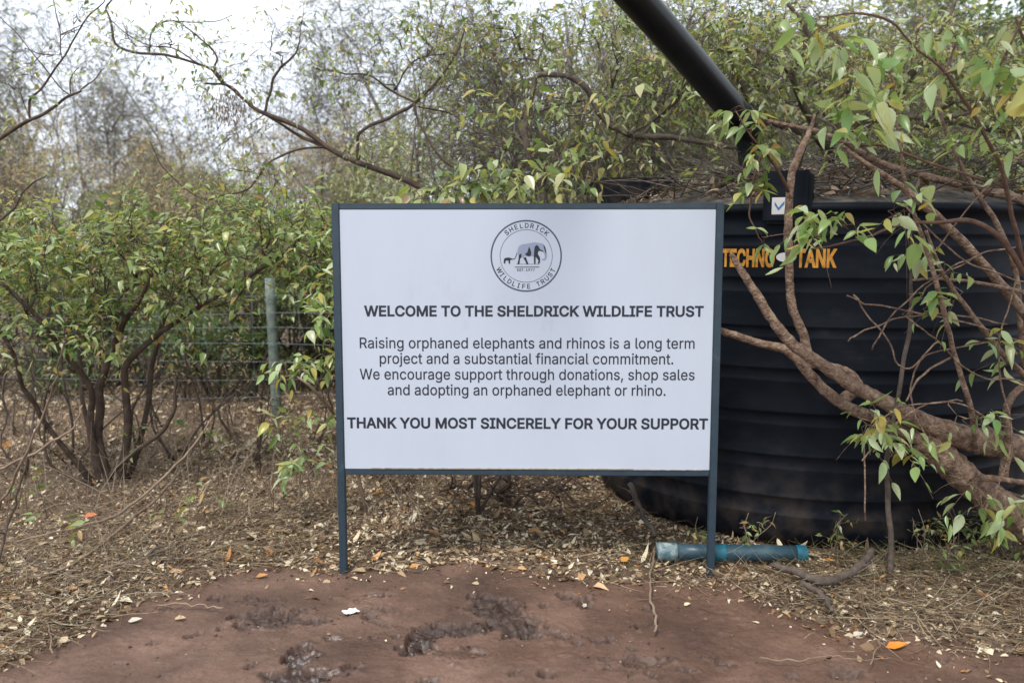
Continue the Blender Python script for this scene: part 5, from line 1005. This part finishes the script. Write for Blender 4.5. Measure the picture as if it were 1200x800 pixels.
# dead stalks standing all over the bank
rng = np.random.default_rng(17); m_ = 2000; Y = rng.uniform(4.6, 9.5, m_); X = rng.uniform(-.66, -.05, m_) * Y; k_ = (Y > Yedge(X) + .25); X, Y = X[k_], Y[k_]; m_ = len(X)
tag(blades(np.column_stack([X, Y, ground_h(X, Y)]), rng.uniform(.1, .75, m_) * rng.random(m_) ** .5, rng.uniform(.5, 1.5, m_), rng.uniform(.0014, .004, m_), leaf_mat('dead_stalk', [(0, (.09, .06, .045)), (.5, (.2, .145, .105)), (1, (.36, .29, .21))], 0, .8, .3), 'undergrowth', .25), kind='stuff')
m_ = 700; Y = rng.uniform(3.5, 5.2, m_); X = rng.uniform(-2.6, -.9, m_); k_ = (Y > Yedge(X) + .15); X, Y = X[k_], Y[k_]; m_ = len(X)
tag(blades(np.column_stack([X, Y, ground_h(X, Y)]), rng.uniform(.1, .55, m_), np.abs(rng.normal(.2, .35, m_)), rng.uniform(.001, .0024, m_), TWIG, 'undergrowth', .25), kind='stuff')
# dead leaves and sticks fallen on the tank
n = 800; a = -math.pi / 2 - TANG + rng.normal(0, .75, n); rr = TR * np.sqrt(rng.uniform(.12, .97, n)); zl = zs + np.interp(rr / TR, [0, .3, .5, .75, .93, 1], [.30, .235, .19, .115, .035, .01]) + .012 + .03 * rng.random(n)
pts = np.column_stack([TC[0] + rr * np.cos(a), TC[1] + rr * np.sin(a), TC[2] + zl]); th = rng.uniform(0, 6.28, n); L = rng.uniform(.03, .085, n)
V, fs = leaves(pts, np.column_stack([np.cos(th), np.sin(th), rng.normal(.1, .4, n)]), np.column_stack([rng.normal(0, .6, n), rng.normal(0, .6, n), np.ones(n)]), L, L * rng.uniform(.25, .5, n), rng.normal(.2, .4, n))
tag(mesh_obj('dead_leaves', V, fs, leaf_mat('tank_litter', [(0, (.07, .045, .03)), (.4, (.19, .125, .08)), (.75, (.32, .24, .165)), (1, (.42, .34, .25))], .1, .7, .3)), kind='stuff')
n = 260; th = rng.uniform(0, 6.28, n); i_ = rng.integers(0, len(pts), n); L = rng.uniform(.15, .6, n); d = np.column_stack([np.cos(th), np.sin(th), np.abs(rng.normal(.15, .25, n))]); t = np.array([0, .33, .67, 1])
C = pts[i_][:, None] + d[:, None] * (L[:, None] * t)[:, :, None] + rng.normal(0, .02, (n, 4, 3)); V, fs = tubes(C, rng.uniform(.0015, .006, n)[:, None] * np.array([1, .9, .7, .4]), 4); 
tag(mesh_obj('dead_twigs', V, fs, BARK), kind='stuff')

# crumbs of mud, bits of leaf and grit trodden into the path and packed round the posts
rng = np.random.default_rng(29); n = 5200
X = rng.uniform(-2.3, 2.3, n); Y = rng.uniform(2.9, 4.15, n); d = Y - Yedge(X); cm = churn_mask(X, Y)
k_ = (d < .05) & (rng.random(n) < .10 + .5 * np.exp(d / .12) + .9 * (cm > .05)); X, Y = X[k_], Y[k_]
fp = np.concatenate([np.column_stack([rng.normal(x_, .035, 60), rng.normal(4.06, .03, 60)]) for x_ in (-.84, .98)]); X = np.concatenate([X, fp[:, 0]]); Y = np.concatenate([Y, fp[:, 1]]); n = len(X)
oc = np.array([[1, 0, 0], [-1, 0, 0], [0, 1, 0], [0, -1, 0], [0, 0, .7], [0, 0, -.7]]); of = np.array([[0, 2, 4], [2, 1, 4], [1, 3, 4], [3, 0, 4], [2, 0, 5], [1, 2, 5], [3, 1, 5], [0, 3, 5]])
sz = .0022 + .007 * rng.random(n) ** 3; V = oc[None] * sz[:, None, None] * (1 + rng.normal(0, .3, (n, 6, 1))); V[:, :, :2] += rng.normal(0, .2, (n, 6, 2)) * sz[:, None, None]
V += np.stack([X, Y, top_h(X, Y) + sz * .3], 1)[:, None]; V = V.reshape(-1, 3)
tag(mesh_obj('mud_crumbs', V, [(of[None] + (np.arange(n) * 6)[:, None, None]).reshape(-1, 3)], leaf_mat('mud_crumb', [(0, (.04, .022, .016)), (.6, (.10, .058, .042)), (.9, (.19, .125, .09)), (1, (.34, .27, .2))], 0, .7, .3), shade=False), kind='stuff')

# fallen branches and twigs on the ground
FBG = 'fallen branches lying on the litter'
def fallen(pts, lab, name='fallen_branch', m=BARK, z=.03, n=6, cat='branch', group=FBG, forks=0, seed=0):
    rng = np.random.default_rng(seed + 900)
    q = []
    for a, b, w, *h in pts:
        hz = h[0] if h else 0; c = G(a, b, z + hz); c[2] = max(c[2], float(top_h(np.array(c[0]), np.array(c[1]))) + .3 * w / F * 4 + hz); q.append([*c, w / 2 / F * c[1]])
    c = catmull(q, n); c[1:-1, :3] += rng.normal(0, .004, (len(c) - 2, 3)); o0 = c[0, :3].copy(); mb = MB()
    V, fs = tubes(c[None, :, :3] - o0, np.maximum(c[None, :, 3], .001), 7); mb.add(V, fs)
    for k in range(forks):
        i = rng.integers(len(c) // 4, len(c) - 1); e = c[i, :3] + [rng.normal(0, .16), rng.normal(0, .16), rng.uniform(0, .07)]
        f = catmull([c[i, :3], (c[i, :3] + e) / 2 + rng.normal(0, .02, 3), e], 4); V, fs = tubes(f[None] - o0, np.linspace(c[i, 3] * .6, .001, len(f))[None], 5); mb.add(V, fs)
    o = mb.build(name, m); o.location = o0; return tag(o, lab, cat, group)
fallen([(232, 652, 6), (200, 663, 9), (170, 668, 10), (140, 672, 8), (118, 682, 6), (72, 705, 4)], 'grey crooked fallen branch lying nearest to the mud on the left bank', forks=4, seed=1)
fallen([(30, 660, 8), (60, 675, 9), (88, 685, 8), (98, 690, 5)], 'short thick fallen branch with a broken end near the border', forks=1, seed=2)
fallen([(250, 600, 5), (300, 603, 5), (340, 604, 5), (370, 612, 6), (392, 632, 5)], 'bent fallen branch ending at the left post of the sign', forks=2, seed=3)
fallen([(0, 690, 3), (80, 670, 3.5, .04), (150, 615, 3.5, .05), (200, 570, 3, .06), (245, 515, 2.5, .08)], 'long thin tan stick slanting across the litter before the big bush', m=TWIG, seed=4)
fallen([(20, 640, 2.5, .05), (100, 620, 3, .1), (150, 598, 3.5, .12), (215, 540, 3, .3), (250, 490, 2, .5)], 'pale stick leaning up towards the fence past the big bush', m=TWIG, seed=5)
fallen([(-20, 560, 3.5, .3), (30, 540, 3.5, .42), (60, 522, 3, .5), (85, 505, 2.5, .58), (97, 478, 2, .7)], 'pale arched dead twig rising in front of the big bush', m=TWIG, seed=6, forks=2)
fallen([(-10, 620, 3, .2), (20, 560, 3, .5), (60, 470, 2.4, .9), (75, 400, 2, 1.2)], 'upright bare twig close to the border crossing the bush', m=TWIG, seed=7)
fallen([(-10, 690, 3, .02), (10, 620, 3, .25), (28, 555, 2.5, .5), (40, 500, 2, .7)], 'dark bare twig standing at the border in front of the bush', m=BARKD, seed=8, forks=2)
fallen([(40, 685, 2, .02), (55, 730, 2.4), (62, 765, 2)], 'short pale twig bending down towards the mud in the left corner', m=TWIG, seed=9)
fallen([(185, 709, 2), (225, 708, 2.6), (262, 712, 2)], 'straight tan straw lying out on the mud on the left', m=TWIG, seed=10)
fallen([(130, 650, 2.5), (160, 640, 3), (210, 646, 2)], 'yellowish thin stick beside the crooked grey branch', m=TWIG, seed=11)
fallen([(905, 662, 7, .03), (935, 672, 11, .05), (960, 682, 12, .06), (985, 678, 11, .06), (1008, 664, 10, .07), (1022, 645, 8, .10)], 'curved grey root-like branch lying in front of the tank right of the drain pipe', forks=1, seed=12)
fallen([(940, 682, 8, .05), (965, 698, 8, .05), (975, 716, 5, .03)], 'short forked stump piece below the curved branch', seed=13)
fallen([(738, 566, 7, .28), (752, 600, 7, .14), (768, 628, 5, .04)], 'bare stick propped against the tank under the sign corner', seed=14, forks=2)
fallen([(768, 640, 2.5, .02), (763, 670, 2.5), (762, 700, 3.2), (768, 722, 3.4), (767, 739, 3)], 'thin curved root running down onto the mud below the sign corner', m=TWIG, seed=15)
fallen([(890, 770, 1.5), (935, 774, 1.6), (970, 768, 1.6), (1000, 772, 1.2), (1045, 770, 1)], 'thin wiry twig on the mud below the orange leaf', m=TWIG, seed=16)
fallen([(1020, 778, 1.6), (1030, 755, 1.6), (1038, 742, 1.4)], 'short straw standing off the dry grass edge on the mud', m=TWIG, seed=17)
# brush heap behind the sign
rng = np.random.default_rng(99); c0 = G(590, 588, .05); mb = MB()
for k in range(70):
    a = rng.uniform(0, 6.28); p0 = np.array([rng.normal(0, .28), rng.normal(0, .12), rng.uniform(-.02, .10)]); e = p0 + [math.cos(a) * rng.uniform(.1, .4), math.sin(a) * .2, rng.uniform(-.05, .2)]
    f = catmull([p0, (p0 + e) / 2 + rng.normal(0, .03, 3), e], 3); V, fs = tubes(f[None], np.linspace(rng.uniform(.003, .011), .002, len(f))[None], 5); mb.add(V, fs)
o = mb.build('brush_heap', BARKD); o.location = c0; tag(o, 'small heap of dark dead sticks on the litter seen under the sign', 'brush heap')

# single leaves and scraps that stand out
def one_leaf(px, py, L, W, col, name, lab, cat, turn=0, z=.008, group=None, onmud=True):
    c = G(px, py, 0 if onmud else .05); c[2] = float(top_h(np.array(c[0]), np.array(c[1]))) + z + (0 if onmud else .02)
    V, fs = leaves([[0, 0, 0]], [[math.cos(turn), math.sin(turn), .06]], [[.1, -.35, 1]], L, W, -.12)
    m = noise_mat(name + '_skin', [(.3, tuple(.75 * x for x in col)), (.7, col)], scale=30, rough=.55, bump=.1)
    o = mesh_obj(name, V, fs, m); o.location = c; return tag(o, lab, cat, group)
FLG = 'coloured fallen leaves'
one_leaf(1038, 760, .095, .04, (.62, .20, .02), 'fallen_leaf', 'bright orange fallen leaf on the mud below the dry grass', 'leaf', .12, group=FLG)
one_leaf(300, 677, .06, .03, (.45, .20, .05), 'fallen_leaf', 'orange-brown fallen leaf at the mud edge left of the sign post', 'leaf', .1, group=FLG)
one_leaf(98, 614, .085, .05, (.55, .17, .06), 'fallen_leaf', 'orange-red fallen leaf on the litter before the big bush', 'leaf', 0, z=.03, group=FLG, onmud=False)
one_leaf(480, 662, .055, .03, (.48, .22, .06), 'fallen_leaf', 'small orange leaf at the mud edge below the sign', 'leaf', .3, z=.02, group=FLG, onmud=False)
one_leaf(728, 658, .06, .04, (.5, .24, .06), 'fallen_leaf', 'orange leaf on the litter beside the drain pipe', 'leaf', .8, z=.02, group=FLG, onmud=False)
one_leaf(205, 727, .06, .03, (.45, .33, .19), 'fallen_leaf', 'curled tan leaf lying out on the mud on the left', 'leaf', -.3, group=FLG)
one_leaf(684, 708, .035, .022, (.5, .43, .32), 'fallen_leaf', 'small pale leaf in the hoof mark right of the churned mud', 'leaf', 1.2, group=FLG)
one_leaf(1000, 745, .05, .03, (.55, .50, .42), 'fallen_leaf', 'white bleached leaf at the dry grass edge above the orange leaf', 'leaf', .4, group=FLG)
one_leaf(150, 730, .06, .03, (.5, .45, .36), 'fallen_leaf', 'pale flat leaf at the corner where litter meets mud', 'leaf', .2, group=FLG)
# crumpled scrap of paper on the mud
rng = np.random.default_rng(5); xs = np.linspace(-.035, .035, 9); ys = np.linspace(-.022, .022, 7); X, Y = np.meshgrid(xs, ys)
Z = .008 + .008 * rng.random(X.shape); X = X + rng.normal(0, .003, X.shape); Y = Y + rng.normal(0, .003, Y.shape); i = np.arange(63).reshape(7, 9)
ca, sa = math.cos(.7), math.sin(.7); V = np.stack([X * ca - Y * sa, X * sa + Y * ca, Z], -1).reshape(-1, 3)
o = mesh_obj('paper_scrap', V, [np.stack([i[:-1, :-1], i[:-1, 1:], i[1:, 1:], i[1:, :-1]], -1).reshape(-1, 4)], noise_mat('scrap', [(.3, (.5, .58, .55)), (.7, (.75, .8, .77))], scale=40, rough=.6, bump=.1), shade=False)
c = G(411, 720); o.location = (c[0], c[1], float(path_h(np.array(c[0]), np.array(c[1])))); tag(o, 'crumpled white scrap lying on the wet mud below the sign', 'scrap')
